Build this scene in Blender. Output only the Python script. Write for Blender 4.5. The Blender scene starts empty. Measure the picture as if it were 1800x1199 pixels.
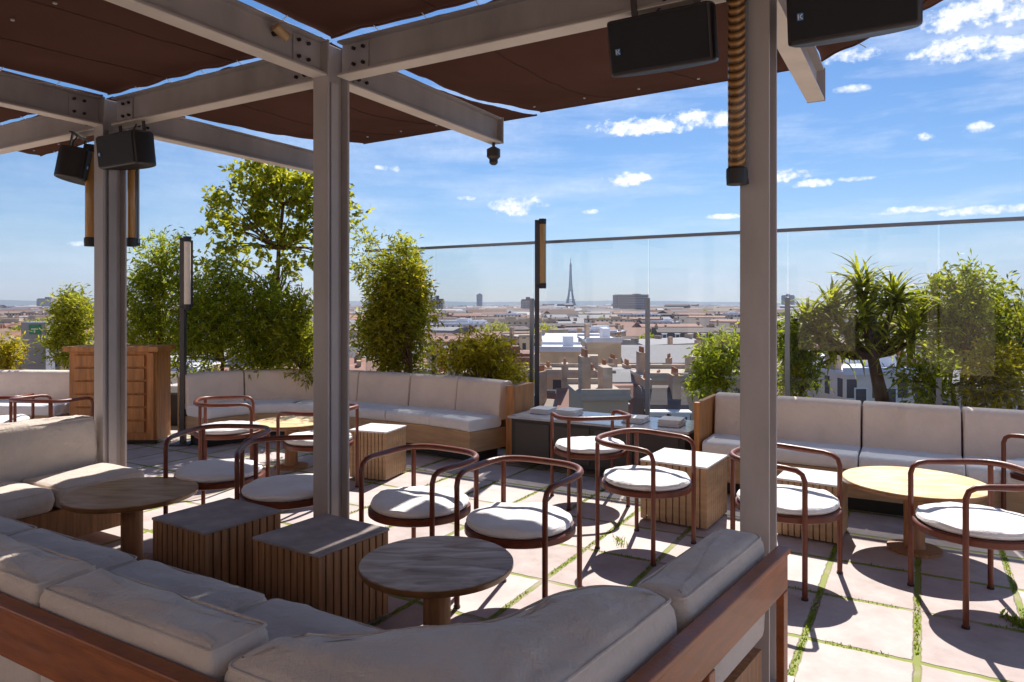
import bpy, bmesh, math, random
from mathutils import Vector, noise as mnoise
R = math.radians
S = bpy.context.scene
COL = S.collection
H, F, HY = 1.6, 1241.0, 535.0            # eye height, focal length in photo pixels, horizon row

# ---------------------------------------------------------------- camera
cd = bpy.data.cameras.new('camera'); cam = bpy.data.objects.new('camera', cd); COL.objects.link(cam)
cam.location = (0, 0, H); cam.rotation_euler = (R(90), 0, 0)
cd.sensor_width = 36; cd.lens = 36*F/1800; cd.shift_y = -(599.5-HY)/1800
cd.clip_start = .05; cd.clip_end = 30000
S.camera = cam
# ---------------------------------------------------------------- view
S.view_settings.view_transform = 'Standard'; S.view_settings.look = 'None'
S.view_settings.exposure = 0.86; S.view_settings.gamma = 1
S.cycles.max_bounces = 8; S.cycles.diffuse_bounces = 4; S.cycles.transparent_max_bounces = 24
S.cycles.volume_bounces = 0
S.cycles.sample_clamp_indirect = 6
# ---------------------------------------------------------------- sun and sky
SUN_AZ = math.atan2(.30, .95)            # from +Y towards +X
SUN_EL = R(49)
sd = bpy.data.lights.new('sun', 'SUN'); sun = bpy.data.objects.new('sun', sd); COL.objects.link(sun)
sd.energy = 4.4; sd.angle = R(.5); sd.color = (1, .93, .85)
sv = Vector((math.sin(SUN_AZ)*math.cos(SUN_EL), math.cos(SUN_AZ)*math.cos(SUN_EL), math.sin(SUN_EL)))
sun.rotation_euler = sv.to_track_quat('Z', 'Y').to_euler()
W = bpy.data.worlds.new('World'); S.world = W; W.use_nodes = True
nt = W.node_tree; nt.nodes.clear()
def N(t, kind, **kw):
    n = t.nodes.new(kind)
    for k, v in kw.items(): setattr(n, k, v)
    return n
def mth(t, op, a, b=None, c=None, clamp=False):
    n = t.nodes.new('ShaderNodeMath'); n.operation = op; n.use_clamp = clamp
    for i, v in enumerate((a, b, c)):
        if v is None: continue
        if isinstance(v, (int, float)): n.inputs[i].default_value = v
        else: t.links.new(v, n.inputs[i])
    return n.outputs[0]
sky = N(nt, 'ShaderNodeTexSky', sky_type='NISHITA', sun_disc=False, sun_elevation=SUN_EL, sun_rotation=SUN_AZ)
sky.air_density = 1.0; sky.dust_density = .35; sky.ozone_density = 2.2
hs = N(nt, 'ShaderNodeHueSaturation'); hs.inputs['Saturation'].default_value = 1.26
tint = N(nt, 'ShaderNodeMixRGB', blend_type='MULTIPLY'); tint.inputs[0].default_value = 1; tint.inputs[2].default_value = (.85, .935, 1.07, 1)
nt.links.new(sky.outputs[0], tint.inputs[1]); nt.links.new(tint.outputs[0], hs.inputs['Color'])
tc = N(nt, 'ShaderNodeTexCoord'); sx = N(nt, 'ShaderNodeSeparateXYZ'); nt.links.new(tc.outputs['Generated'], sx.inputs[0])
az = mth(nt, 'ARCTAN2', sx.outputs[0], sx.outputs[1]); el = mth(nt, 'ARCSINE', sx.outputs[2])
def wnoise(scale, sxyz, detail=6, rough=.6, off=(0, 0, 0)):
    m = N(nt, 'ShaderNodeMapping'); m.inputs['Scale'].default_value = sxyz; m.inputs['Location'].default_value = off
    nt.links.new(tc.outputs['Generated'], m.inputs[0])
    n = N(nt, 'ShaderNodeTexNoise'); n.inputs['Scale'].default_value = scale; n.inputs['Detail'].default_value = detail
    n.inputs['Roughness'].default_value = rough; nt.links.new(m.outputs[0], n.inputs['Vector']); return n.outputs[0]
puff = wnoise(34, (1, 1, 1.6)); fine = wnoise(110, (1, 1, 1.3), 4)
pn = mth(nt, 'ADD', mth(nt, 'MULTIPLY', mth(nt, 'SUBTRACT', puff, .5), 3.4), mth(nt, 'MULTIPLY', mth(nt, 'SUBTRACT', fine, .5), 1.8))
clouds = [(1130,222,88,17,1),(1215,208,40,15,1),(1268,211,24,14,1),(1102,316,48,13,1),(912,362,56,17,.95),(820,348,20,4,.7),(1035,372,15,5,.8),
 (672,295,14,6,.6),(696,297,13,6,.6),(1390,308,36,11,1),(1430,322,36,7,.9),(1505,314,30,5,.7),(1620,242,18,8,.9),(1720,225,18,9,.9),(1265,381,34,5,.8),
 (1610,368,55,6,.85),(1750,369,70,8,.95),(1672,88,60,20,1),(1500,97,50,12,.8),(1770,80,60,18,.9),(1730,20,110,26,1),(1495,157,30,7,.6),(1560,375,40,4,.6),(130,428,26,4,.5)]
acc = None
for px, py, w, h, k in clouds:
    a0 = math.atan((px-900)/F); e0 = math.atan((HY-py)/math.hypot(F, px-900)); w = w/F*1.0; h = h/F*1.0
    da = mth(nt, 'MULTIPLY', mth(nt, 'SUBTRACT', az, a0), 1/w); de = mth(nt, 'MULTIPLY', mth(nt, 'SUBTRACT', el, e0), 1/h)
    dd = mth(nt, 'ADD', mth(nt, 'MULTIPLY', da, da), mth(nt, 'MULTIPLY', de, de))
    v = mth(nt, 'MULTIPLY', mth(nt, 'ADD', mth(nt, 'SUBTRACT', 1.0, dd), pn), k)
    acc = v if acc is None else mth(nt, 'MAXIMUM', acc, v)
cum = N(nt, 'ShaderNodeMapRange'); cum.inputs[1].default_value = .05; cum.inputs[2].default_value = 1.0; nt.links.new(acc, cum.inputs[0])
# thin high streaks, denser to the right and close to the horizon
st = wnoise(5, (1.0, 1.0, 7.0), 8, .62, (3, 1, .4)); st2 = wnoise(2.2, (1, 1, 4), 4, .5, (7, 2, 0))
stv = mth(nt, 'MULTIPLY', mth(nt, 'SUBTRACT', mth(nt, 'ADD', mth(nt, 'MULTIPLY', st, .7), mth(nt, 'MULTIPLY', st2, .5)), .52), 2.6, clamp=True)
rgt = N(nt, 'ShaderNodeMapRange'); rgt.inputs[1].default_value = -.7; rgt.inputs[2].default_value = .65; rgt.inputs[3].default_value = .35; rgt.inputs[4].default_value = 1.0
nt.links.new(az, rgt.inputs[0])
stv = mth(nt, 'MULTIPLY', stv, rgt.outputs[0], clamp=True)
cl = mth(nt, 'MAXIMUM', cum.outputs[0], mth(nt, 'MULTIPLY', stv, .72), clamp=True)
mx = N(nt, 'ShaderNodeMixRGB'); nt.links.new(cl, mx.inputs[0]); nt.links.new(hs.outputs[0], mx.inputs[1]); shd = N(nt, 'ShaderNodeMixRGB'); shd.inputs[1].default_value = (8.4, 8.9, 9.9, 1); shd.inputs[2].default_value = (13.8, 13.9, 14.2, 1)
nt.links.new(mth(nt, 'MULTIPLY', mth(nt, 'SUBTRACT', mth(nt, 'ADD', mth(nt, 'MULTIPLY', puff, .6), mth(nt, 'MULTIPLY', fine, .5)), .35), 3.0, clamp=True), shd.inputs[0]); nt.links.new(shd.outputs[0], mx.inputs[2])
bg = N(nt, 'ShaderNodeBackground'); bg.inputs[1].default_value = .055; nt.links.new(mx.outputs[0], bg.inputs[0])
wo = N(nt, 'ShaderNodeOutputWorld'); nt.links.new(bg.outputs[0], wo.inputs[0])

# ---------------------------------------------------------------- materials
def mat(name, col, rough=.6, var=.0, vscale=6, bump=0, bscale=60, metal=0, col2=None, stretch=(1, 1, 1), spec=.5, coat=0, detail=5):
    m = bpy.data.materials.new(name); m.use_nodes = True; t = m.node_tree; p = t.nodes['Principled BSDF']
    p.inputs['Base Color'].default_value = (*col, 1); p.inputs['Roughness'].default_value = rough; p.inputs['Metallic'].default_value = metal
    p.inputs['Specular IOR Level'].default_value = spec; p.inputs['Coat Weight'].default_value = coat
    c = N(t, 'ShaderNodeTexCoord'); mp = N(t, 'ShaderNodeMapping'); mp.inputs['Scale'].default_value = stretch
    t.links.new(c.outputs['Object'], mp.inputs[0])
    if var > 0 or col2:
        n = N(t, 'ShaderNodeTexNoise'); n.inputs['Scale'].default_value = vscale; n.inputs['Detail'].default_value = detail; n.inputs['Roughness'].default_value = .6
        t.links.new(mp.outputs[0], n.inputs['Vector'])
        r = N(t, 'ShaderNodeValToRGB'); r.color_ramp.elements[0].position = .3; r.color_ramp.elements[1].position = .7
        a = tuple(x*(1-var) for x in col); b = col2 if col2 else tuple(min(1, x*(1+var)) for x in col)
        r.color_ramp.elements[0].color = (*a, 1); r.color_ramp.elements[1].color = (*b, 1)
        t.links.new(n.outputs[0], r.inputs[0]); t.links.new(r.outputs[0], p.inputs['Base Color'])
        rr = N(t, 'ShaderNodeMapRange'); rr.inputs[3].default_value = max(.02, rough-.1); rr.inputs[4].default_value = min(1, rough+.1)
        t.links.new(n.outputs[0], rr.inputs[0]); t.links.new(rr.outputs[0], p.inputs['Roughness'])
    if bump > 0:
        n2 = N(t, 'ShaderNodeTexNoise'); n2.inputs['Scale'].default_value = bscale; n2.inputs['Detail'].default_value = 4
        t.links.new(mp.outputs[0], n2.inputs['Vector'])
        b_ = N(t, 'ShaderNodeBump'); b_.inputs['Strength'].default_value = bump; b_.inputs['Distance'].default_value = .01
        t.links.new(n2.outputs[0], b_.inputs['Height']); t.links.new(b_.outputs[0], p.inputs['Normal'])
    return m
M = {}
M['steel'] = mat('painted_steel', (.41, .365, .35), .45, .22, 2.2, .08, 90, stretch=(1, 1, .35), detail=9, spec=.5)
M['flange'] = mat('bounce_lit_beige', (.78, .68, .58), .45, .08, 4)  # paler tone puts floor bounce light into the beam undersides; cornice reuses it
M['bolt'] = mat('dark_bolt', (.05, .04, .04), .4, metal=.6)
M['black'] = mat('black_plastic', (.018, .016, .018), .45, .2, 9, .1, 300)
M['grille'] = mat('speaker_grille', (.012, .011, .012), .6, .1, 9, .5, 900)
M['housing'] = mat('speaker_housing', (.045, .036, .036), .45, .1, 5, .05, 200)
M['white'] = mat('white_paint', (.75, .75, .75), .5)
M['blue'] = mat('blue_badge', (.05, .22, .5), .4)
M['rust'] = mat('rust_brown_metal', (.14, .032, .013), .40, .22, 14, .08, 120, spec=.4, coat=.08)
M['teak'] = mat('teak', (.30, .088, .024), .45, .35, 5, .12, 60, stretch=(1, 1, 6), coat=.1)
M['wood'] = mat('oak_wood', (.44, .185, .055), .55, .35, 4, .15, 50, stretch=(5, 5, .6))
M['panelwood'] = mat('plinth_wood', (.44, .28, .155), .55, .2, 3, .1, 50, stretch=(1, 1, 8))
M['ribwood'] = mat('ribbed_wood', (.34, .16, .065), .55, .4, 6, .15, 50, stretch=(6, 6, .5))
M['stonetop'] = mat('grey_stone_top', (.30, .24, .22), .6, .35, 7, .08, 60)
M['pole'] = mat('dark_pole', (.055, .05, .055), .4, .1)
M['rail'] = mat('handrail_steel', (.26, .27, .30), .35, .1, metal=.5)
M['spigot'] = mat('glass_post_steel', (.32, .34, .38), .4, .1, metal=.4)
M['planter'] = mat('planter_dark', (.05, .04, .038), .7, .2, 4)
M['soil'] = mat('soil', (.05, .035, .025), .95, .4, 12, .6, 30)
M['grey_panel'] = mat('lavender_grey_panel', (.30, .31, .37), .5, .1, 3)
M['green_sign'] = mat('green_sign', (.02, .25, .12), .5)
M['trunk'] = mat('bark', (.12, .065, .04), .85, .35, 14, .6, 40, stretch=(1, 1, .3))
M['cord'] = mat('cord', (.5, .48, .46), .7)
def fabric_mat(name, col, var=.06, sheen=.3):
    m = mat(name, col, .9, var, 3.5, 0, 1, spec=.25); t = m.node_tree; p = t.nodes['Principled BSDF']; p.inputs['Sheen Weight'].default_value = sheen
    c = N(t, 'ShaderNodeTexCoord')
    h = None
    for ax in ((1, 0, 0), (0, 1, 0), (0, 0, 1)):
        mp = N(t, 'ShaderNodeMapping'); mp.inputs['Rotation'].default_value = (0, 0, R(30)); t.links.new(c.outputs['Object'], mp.inputs[0])
        w = N(t, 'ShaderNodeTexNoise'); w.inputs['Scale'].default_value = 150; w.inputs['Detail'].default_value = 3
        mp.inputs['Scale'].default_value = tuple(.15 if a else 1 for a in ax); t.links.new(mp.outputs[0], w.inputs['Vector'])
        h = w.outputs[0] if h is None else mth(t, 'ADD', h, w.outputs[0])
    n = N(t, 'ShaderNodeTexNoise'); n.inputs['Scale'].default_value = 7; n.inputs['Detail'].default_value = 3; t.links.new(c.outputs['Object'], n.inputs['Vector'])
    hh = mth(t, 'ADD', mth(t, 'MULTIPLY', h, .12), mth(t, 'MULTIPLY', n.outputs[0], 1.6))
    b = N(t, 'ShaderNodeBump'); b.inputs['Strength'].default_value = .75; b.inputs['Distance'].default_value = .02
    t.links.new(hh, b.inputs['Height']); t.links.new(b.outputs[0], p.inputs['Normal']); return m
M['linen'] = fabric_mat('pale_linen', (.64, .55, .475), .08)
M['linen_warm'] = fabric_mat('warm_pale_linen', (.80, .65, .54), .08)
M['linen_seat'] = fabric_mat('white_seat_linen', (.78, .76, .76))
# canopy cloth: brown, lets some sun through
def canopy_mat():
    m = bpy.data.materials.new('brown_canopy_cloth'); m.use_nodes = True; t = m.node_tree; t.nodes.clear()
    c = N(t, 'ShaderNodeTexCoord'); n = N(t, 'ShaderNodeTexNoise'); n.inputs['Scale'].default_value = 1.3; n.inputs['Detail'].default_value = 4
    t.links.new(c.outputs['Object'], n.inputs['Vector'])
    r = N(t, 'ShaderNodeValToRGB'); r.color_ramp.elements[0].color = (.072, .038, .029, 1); r.color_ramp.elements[1].color = (.13, .070, .053, 1)
    t.links.new(n.outputs[0], r.inputs[0])
    d = N(t, 'ShaderNodeBsdfDiffuse'); tr = N(t, 'ShaderNodeBsdfTranslucent'); tr.inputs[0].default_value = (.040, .016, .009, 1)
    t.links.new(r.outputs[0], d.inputs[0]); a = N(t, 'ShaderNodeAddShader'); t.links.new(d.outputs[0], a.inputs[0]); t.links.new(tr.outputs[0], a.inputs[1])
    w = N(t, 'ShaderNodeTexNoise'); w.inputs['Scale'].default_value = 400; t.links.new(c.outputs['Object'], w.inputs['Vector'])
    b = N(t, 'ShaderNodeBump'); b.inputs['Strength'].default_value = .3; b.inputs['Distance'].default_value = .003; t.links.new(w.outputs[0], b.inputs['Height'])
    t.links.new(b.outputs[0], d.inputs['Normal'])
    o = N(t, 'ShaderNodeOutputMaterial'); t.links.new(a.outputs[0], o.inputs[0]); return m
M['canopy'] = canopy_mat()
# round table tops: streaked brown stone
def onyx(name, c1, c2, c3):
    m = mat(name, c1, .45, spec=.3); t = m.node_tree; p = t.nodes['Principled BSDF']
    c = N(t, 'ShaderNodeTexCoord'); mp = N(t, 'ShaderNodeMapping'); mp.inputs['Scale'].default_value = (1.5, 6, 1.5); mp.inputs['Rotation'].default_value = (0, 0, R(-10))
    n = N(t, 'ShaderNodeTexNoise'); n.inputs['Scale'].default_value = 2.6; n.inputs['Detail'].default_value = 8; n.inputs['Distortion'].default_value = .7
    t.links.new(c.outputs['Object'], mp.inputs[0]); t.links.new(mp.outputs[0], n.inputs['Vector'])
    r = N(t, 'ShaderNodeValToRGB'); e = r.color_ramp.elements; e[0].position = .32; e[0].color = (*c1, 1); e[1].position = .68; e[1].color = (*c3, 1)
    k = e.new(.5); k.color = (*c2, 1); t.links.new(n.outputs[0], r.inputs[0]); t.links.new(r.outputs[0], p.inputs['Base Color']); return m
M['onyx'] = onyx('streaked_stone', (.24, .15, .09), (.46, .34, .25), (.68, .58, .50))
M['onyx_gold'] = onyx('golden_stone', (.62, .40, .18), (.76, .57, .32), (.85, .72, .5))
M['edge'] = mat('table_edge_wood', (.23, .10, .03), .35, .3, 10, coat=.3)
M['onyx_brown'] = onyx('brown_wood_top', (.32, .17, .06), (.46, .28, .12), (.55, .37, .2))
# glass pane
def glass_mat():
    m = bpy.data.materials.new('clear_glass'); m.use_nodes = True; t = m.node_tree; t.nodes.clear()
    tr = N(t, 'ShaderNodeBsdfTransparent'); tr.inputs[0].default_value = (.93, .955, .972, 1)
    gl = N(t, 'ShaderNodeBsdfGlossy'); gl.inputs['Roughness'].default_value = .02
    fr = N(t, 'ShaderNodeFresnel'); fr.inputs[0].default_value = 1.45
    mx = N(t, 'ShaderNodeMixShader'); t.links.new(mth(t, 'MULTIPLY', fr.outputs[0], .8), mx.inputs[0]); t.links.new(tr.outputs[0], mx.inputs[1]); t.links.new(gl.outputs[0], mx.inputs[2])
    o = N(t, 'ShaderNodeOutputMaterial'); t.links.new(mx.outputs[0], o.inputs[0]); return m
M['glass'] = glass_mat()
def amber_mat():
    m = mat('amber_tube', (.42, .19, .045), .22, coat=.5); t = m.node_tree; p = t.nodes['Principled BSDF']
    c = N(t, 'ShaderNodeTexCoord'); s = N(t, 'ShaderNodeSeparateXYZ'); t.links.new(c.outputs['Object'], s.inputs[0])
    v = mth(t, 'SINE', mth(t, 'MULTIPLY', mth(t, 'ADD', s.outputs[2], mth(t, 'MULTIPLY', mth(t, 'ABSOLUTE', s.outputs[1]), .8)), 2*math.pi/.032))
    r = N(t, 'ShaderNodeValToRGB'); r.color_ramp.elements[0].position = .1; r.color_ramp.elements[0].color = (.11, .045, .012, 1); r.color_ramp.elements[1].position = .8; r.color_ramp.elements[1].color = (.50, .26, .08, 1)
    t.links.new(mth(t, 'ADD', mth(t, 'MULTIPLY', v, .5), .5), r.inputs[0]); t.links.new(r.outputs[0], p.inputs['Base Color'])
    b = N(t, 'ShaderNodeBump'); b.inputs['Distance'].default_value = .006; t.links.new(v, b.inputs['Height']); t.links.new(b.outputs[0], p.inputs['Normal']); return m
M['amber'] = amber_mat()
M['amber_smooth'] = mat('smooth_amber_tube', (.46, .24, .07), .25, .15, 6, coat=.4, stretch=(1, 1, .3))
M['frost'] = mat('frosted_lamp_tube', (.80, .66, .52), .35, .1, 8, coat=.4)
def leaf_mat(name, dark, light, tip):
    m = bpy.data.materials.new(name); m.use_nodes = True; t = m.node_tree; t.nodes.clear()
    g = N(t, 'ShaderNodeTexCoord'); n = N(t, 'ShaderNodeTexNoise'); n.inputs['Scale'].default_value = 9; n.inputs['Detail'].default_value = 6; n.inputs['Roughness'].default_value = .8
    t.links.new(g.outputs['Object'], n.inputs['Vector'])
    r = N(t, 'ShaderNodeValToRGB'); e = r.color_ramp.elements; e[0].position = .36; e[0].color = (*dark, 1); e[1].position = .66; e[1].color = (*tip, 1)
    k = e.new(.5); k.color = (*light, 1); t.links.new(n.outputs[0], r.inputs[0])
    d = N(t, 'ShaderNodeBsdfPrincipled'); d.inputs['Roughness'].default_value = .45; t.links.new(r.outputs[0], d.inputs['Base Color'])
    tr = N(t, 'ShaderNodeBsdfTranslucent'); t.links.new(r.outputs[0], tr.inputs[0])
    mx = N(t, 'ShaderNodeMixShader'); mx.inputs[0].default_value = .68; t.links.new(d.outputs[0], mx.inputs[1]); t.links.new(tr.outputs[0], mx.inputs[2])
    o = N(t, 'ShaderNodeOutputMaterial'); t.links.new(mx.outputs[0], o.inputs[0]); return m
M['leaf'] = leaf_mat('green_leaves', (.06, .075, .007), (.30, .36, .014), (.70, .66, .05))
M['leaf_yellow'] = leaf_mat('yellowing_leaves', (.10, .08, .008), (.42, .36, .015), (.78, .62, .04))
M['leaf_olive'] = leaf_mat('olive_leaves', (.07, .075, .010), (.34, .36, .020), (.70, .66, .05))
M['grass'] = leaf_mat('joint_grass', (.10, .15, .012), (.20, .28, .02), (.36, .40, .04))

# ---------------------------------------------------------------- mesh helpers
def P(u, v, z=0): return Vector((.5*u - .866*v, .866*u + .5*v, z))     # the pergola's own grid
UV_ANG = R(150)                                                        # direction of v
def Wp(px, d, z=0): return Vector(((px-900)*d/F, d, z))
def chain_off(o):
    s = Vector((0, 0, 0))
    while o is not None: s += o.location; o = o.parent
    return s
def root(name, label, cat, loc=(0, 0, 0), group=None, rz=0, kind=None):
    o = bpy.data.objects.new(name, None); COL.objects.link(o); o.location = loc; o.rotation_euler = (0, 0, rz); o.empty_display_size = .2
    tag(o, label, cat, group, kind); return o
def tag(o, label=None, cat=None, group=None, kind=None):
    if label: o['label'] = label
    if cat: o['category'] = cat
    if group: o['group'] = group
    if kind: o['kind'] = kind
    return o
class MB:
    def __init__(s): s.v = []; s.f = []
    def add(s, vs, fs):
        b = len(s.v); s.v += [Vector(x) for x in vs]; s.f += [tuple(i+b for i in f) for f in fs]; return s
    def box(s, c, size, ax=None, ay=None, az_=None):
        ax = Vector(ax) if ax is not None else Vector((1, 0, 0)); ay = Vector(ay) if ay is not None else Vector((-ax.y, ax.x, 0)).normalized()
        az_ = Vector(az_) if az_ is not None else ax.cross(ay); c = Vector(c); hx, hy, hz = (k/2 for k in size)
        vs = [c + ax*(hx*i) + ay*(hy*j) + az_*(hz*k) for i in (-1, 1) for j in (-1, 1) for k in (-1, 1)]
        return s.add(vs, [(0, 1, 3, 2), (4, 6, 7, 5), (0, 4, 5, 1), (2, 3, 7, 6), (0, 2, 6, 4), (1, 5, 7, 3)])
    def tube(s, path, r, n=10, cap=True):
        path = [Vector(p) for p in path]; rs = r if isinstance(r, (list, tuple)) else [r]*len(path); rings = []
        up = None
        for i, p in enumerate(path):
            t = (path[min(i+1, len(path)-1)] - path[max(i-1, 0)]).normalized()
            if up is None: up = Vector((0, 0, 1)) if abs(t.z) < .9 else Vector((1, 0, 0))
            a = (up - t*up.dot(t)).normalized(); b = t.cross(a); up = a
            rings.append([p + (a*math.cos(2*math.pi*k/n) + b*math.sin(2*math.pi*k/n))*rs[i] for k in range(n)])
        vs = [q for rr in rings for q in rr]; fs = []
        for i in range(len(path)-1):
            for k in range(n): fs.append((i*n+k, i*n+(k+1) % n, (i+1)*n+(k+1) % n, (i+1)*n+k))
        if cap: fs.append(tuple(range(n))[::-1]); fs.append(tuple((len(path)-1)*n+k for k in range(n)))
        return s.add(vs, fs)
    def lathe(s, c, prof, n=40):
        c = Vector(c); vs = []; fs = []
        for r, z in prof:
            for k in range(n): vs.append(c + Vector((r*math.cos(2*math.pi*k/n), r*math.sin(2*math.pi*k/n), z)))
        for i in range(len(prof)-1):
            for k in range(n): fs.append((i*n+k, i*n+(k+1) % n, (i+1)*n+(k+1) % n, (i+1)*n+k))
        fs.append(tuple(range(n))[::-1]); fs.append(tuple((len(prof)-1)*n+k for k in range(n)))
        return s.add(vs, fs)
    def prism(s, poly, z0, z1):
        n = len(poly); vs = [Vector((p[0], p[1], z0)) for p in poly] + [Vector((p[0], p[1], z1)) for p in poly]
        return s.add(vs, [tuple(range(n))[::-1], tuple(range(n, 2*n))] + [(i, (i+1) % n, n+(i+1) % n, n+i) for i in range(n)])
    def build(s, name, m, parent=None, smooth=False, bevel=0, world=True, fixn=True):
        off = chain_off(parent) if (parent is not None and world) else Vector((0, 0, 0))
        me = bpy.data.meshes.new(name); me.from_pydata([v - off for v in s.v], [], s.f); me.validate()
        if fixn:
            bm = bmesh.new(); bm.from_mesh(me); bmesh.ops.recalc_face_normals(bm, faces=bm.faces); bm.to_mesh(me); bm.free()
        me.materials.append(m)
        if smooth:
            me.polygons.foreach_set('use_smooth', [True]*len(me.polygons))
            try: me.set_sharp_from_angle(angle=R(40))
            except Exception: pass
        o = bpy.data.objects.new(name, me); COL.objects.link(o); o.parent = parent
        if bevel:
            b = o.modifiers.new('bevel', 'BEVEL'); b.width = bevel; b.segments = 2; b.limit_method = 'ANGLE'; b.angle_limit = R(50)
        return o
def copy_tree(o, parent=None):
    c = o.copy(); COL.objects.link(c); c.parent = parent
    for ch in list(o.children): copy_tree(ch, c)
    return c
def relabel(o, label, group=None):
    o['label'] = label
    if group: o['group'] = group

def round_poly(pts, r, seg=5, step=.07):
    pts = [Vector((p[0], p[1])) for p in pts]; n = len(pts)
    if sum(pts[i].x*pts[(i+1) % n].y - pts[(i+1) % n].x*pts[i].y for i in range(n)) < 0: pts = pts[::-1]
    out = []
    for i in range(n):
        a, b, c = pts[i-1], pts[i], pts[(i+1) % n]; d1 = (a-b); d2 = (c-b); rr = min(r, d1.length*.45, d2.length*.45)
        p1 = b + d1.normalized()*rr; p2 = b + d2.normalized()*rr
        for k in range(seg+1):
            t = k/seg; out.append(p1*(1-t)**2 + b*2*t*(1-t) + p2*t*t)
    res = []
    for i in range(len(out)):
        a, b = out[i], out[(i+1) % len(out)]; m = max(1, int((b-a).length/step))
        for k in range(m): res.append(a.lerp(b, k/m))
    return res
def inset(pts, d):
    n = len(pts); o = []
    for i in range(n):
        t = (pts[(i+1) % n] - pts[i-1]).normalized(); o.append(pts[i] + Vector((-t.y, t.x))*d)
    return o
def cushion(name, poly, z0, z1, parent, r=.045, dome=.02, m=None, corner=.05, seed=0, tilt=None, puff=.008):
    base = round_poly(poly, corner); c = sum(base, Vector((0, 0)))/len(base); rings = []
    for k in range(5):
        a = math.pi/2*k/4; rings.append((inset(base, r*(1-math.sin(a))), z0 + r*(1-math.cos(a))))
    zm = (z0+z1)/2
    rings.append((inset(base, -puff), zm))
    for k in range(5):
        a = math.pi/2*k/4; rings.append((inset(base, r*(1-math.cos(a))), z1 - r*(1-math.sin(a))))
    top = rings[-1][0]
    for t in (.93, .85, .75, .63, .5, .36, .22, .1): rings.append(([c.lerp(p, t) for p in top], z1))
    rng = random.Random(seed); ox = rng.random()*50
    vs = []; n = len(base)
    for j, (rg, z) in enumerate(rings):
        for p in rg:
            if j > 10: de = min((p-e_).length for e_ in top); z_ = z + dome*(1-math.exp(-(de/.05)**1.5))
            else: z_ = z
            q = Vector((p.x, p.y, z_)); w = mnoise.noise(Vector((p.x*5+ox, p.y*5, z*5)))*.012 + mnoise.noise(Vector((p.x*14+ox, p.y*14, z*12)))*.005 + (.5-abs(mnoise.noise(Vector((p.x*9+ox, p.y*9+p.x*5, 7)))))*.003
            q.z += w if z > zm else 0; q.x += w*.5; q.y += w*.5
            if tilt: q = tilt(q)
            vs.append(q)
    fs = []
    for i in range(len(rings)-1):
        for k in range(n): fs.append((i*n+k, i*n+(k+1) % n, (i+1)*n+(k+1) % n, (i+1)*n+k))
    fs.append(tuple(range(n))[::-1]); fs.append(tuple((len(rings)-1)*n+k for k in range(n)))
    b = MB(); b.add(vs, fs); o = b.build(name, m or M['linen'], parent, smooth=True)
    # piping round the top seam
    pr = inset(base, r*.28); pp = [Vector((p.x, p.y, z1 - r*.26)) for p in pr]
    if tilt: pp = [tilt(q) for q in pp]
    pb = MB(); pb.tube(pp + [pp[0]], .0045, 6, False); pb.build('piping', m or M['linen'], o, smooth=True)
    return o
def rect(fn, a0, a1, b0, b1): return [tuple(fn(a, b))[:2] for a, b in ((a0, b0), (a1, b0), (a1, b1), (a0, b1))]

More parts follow.
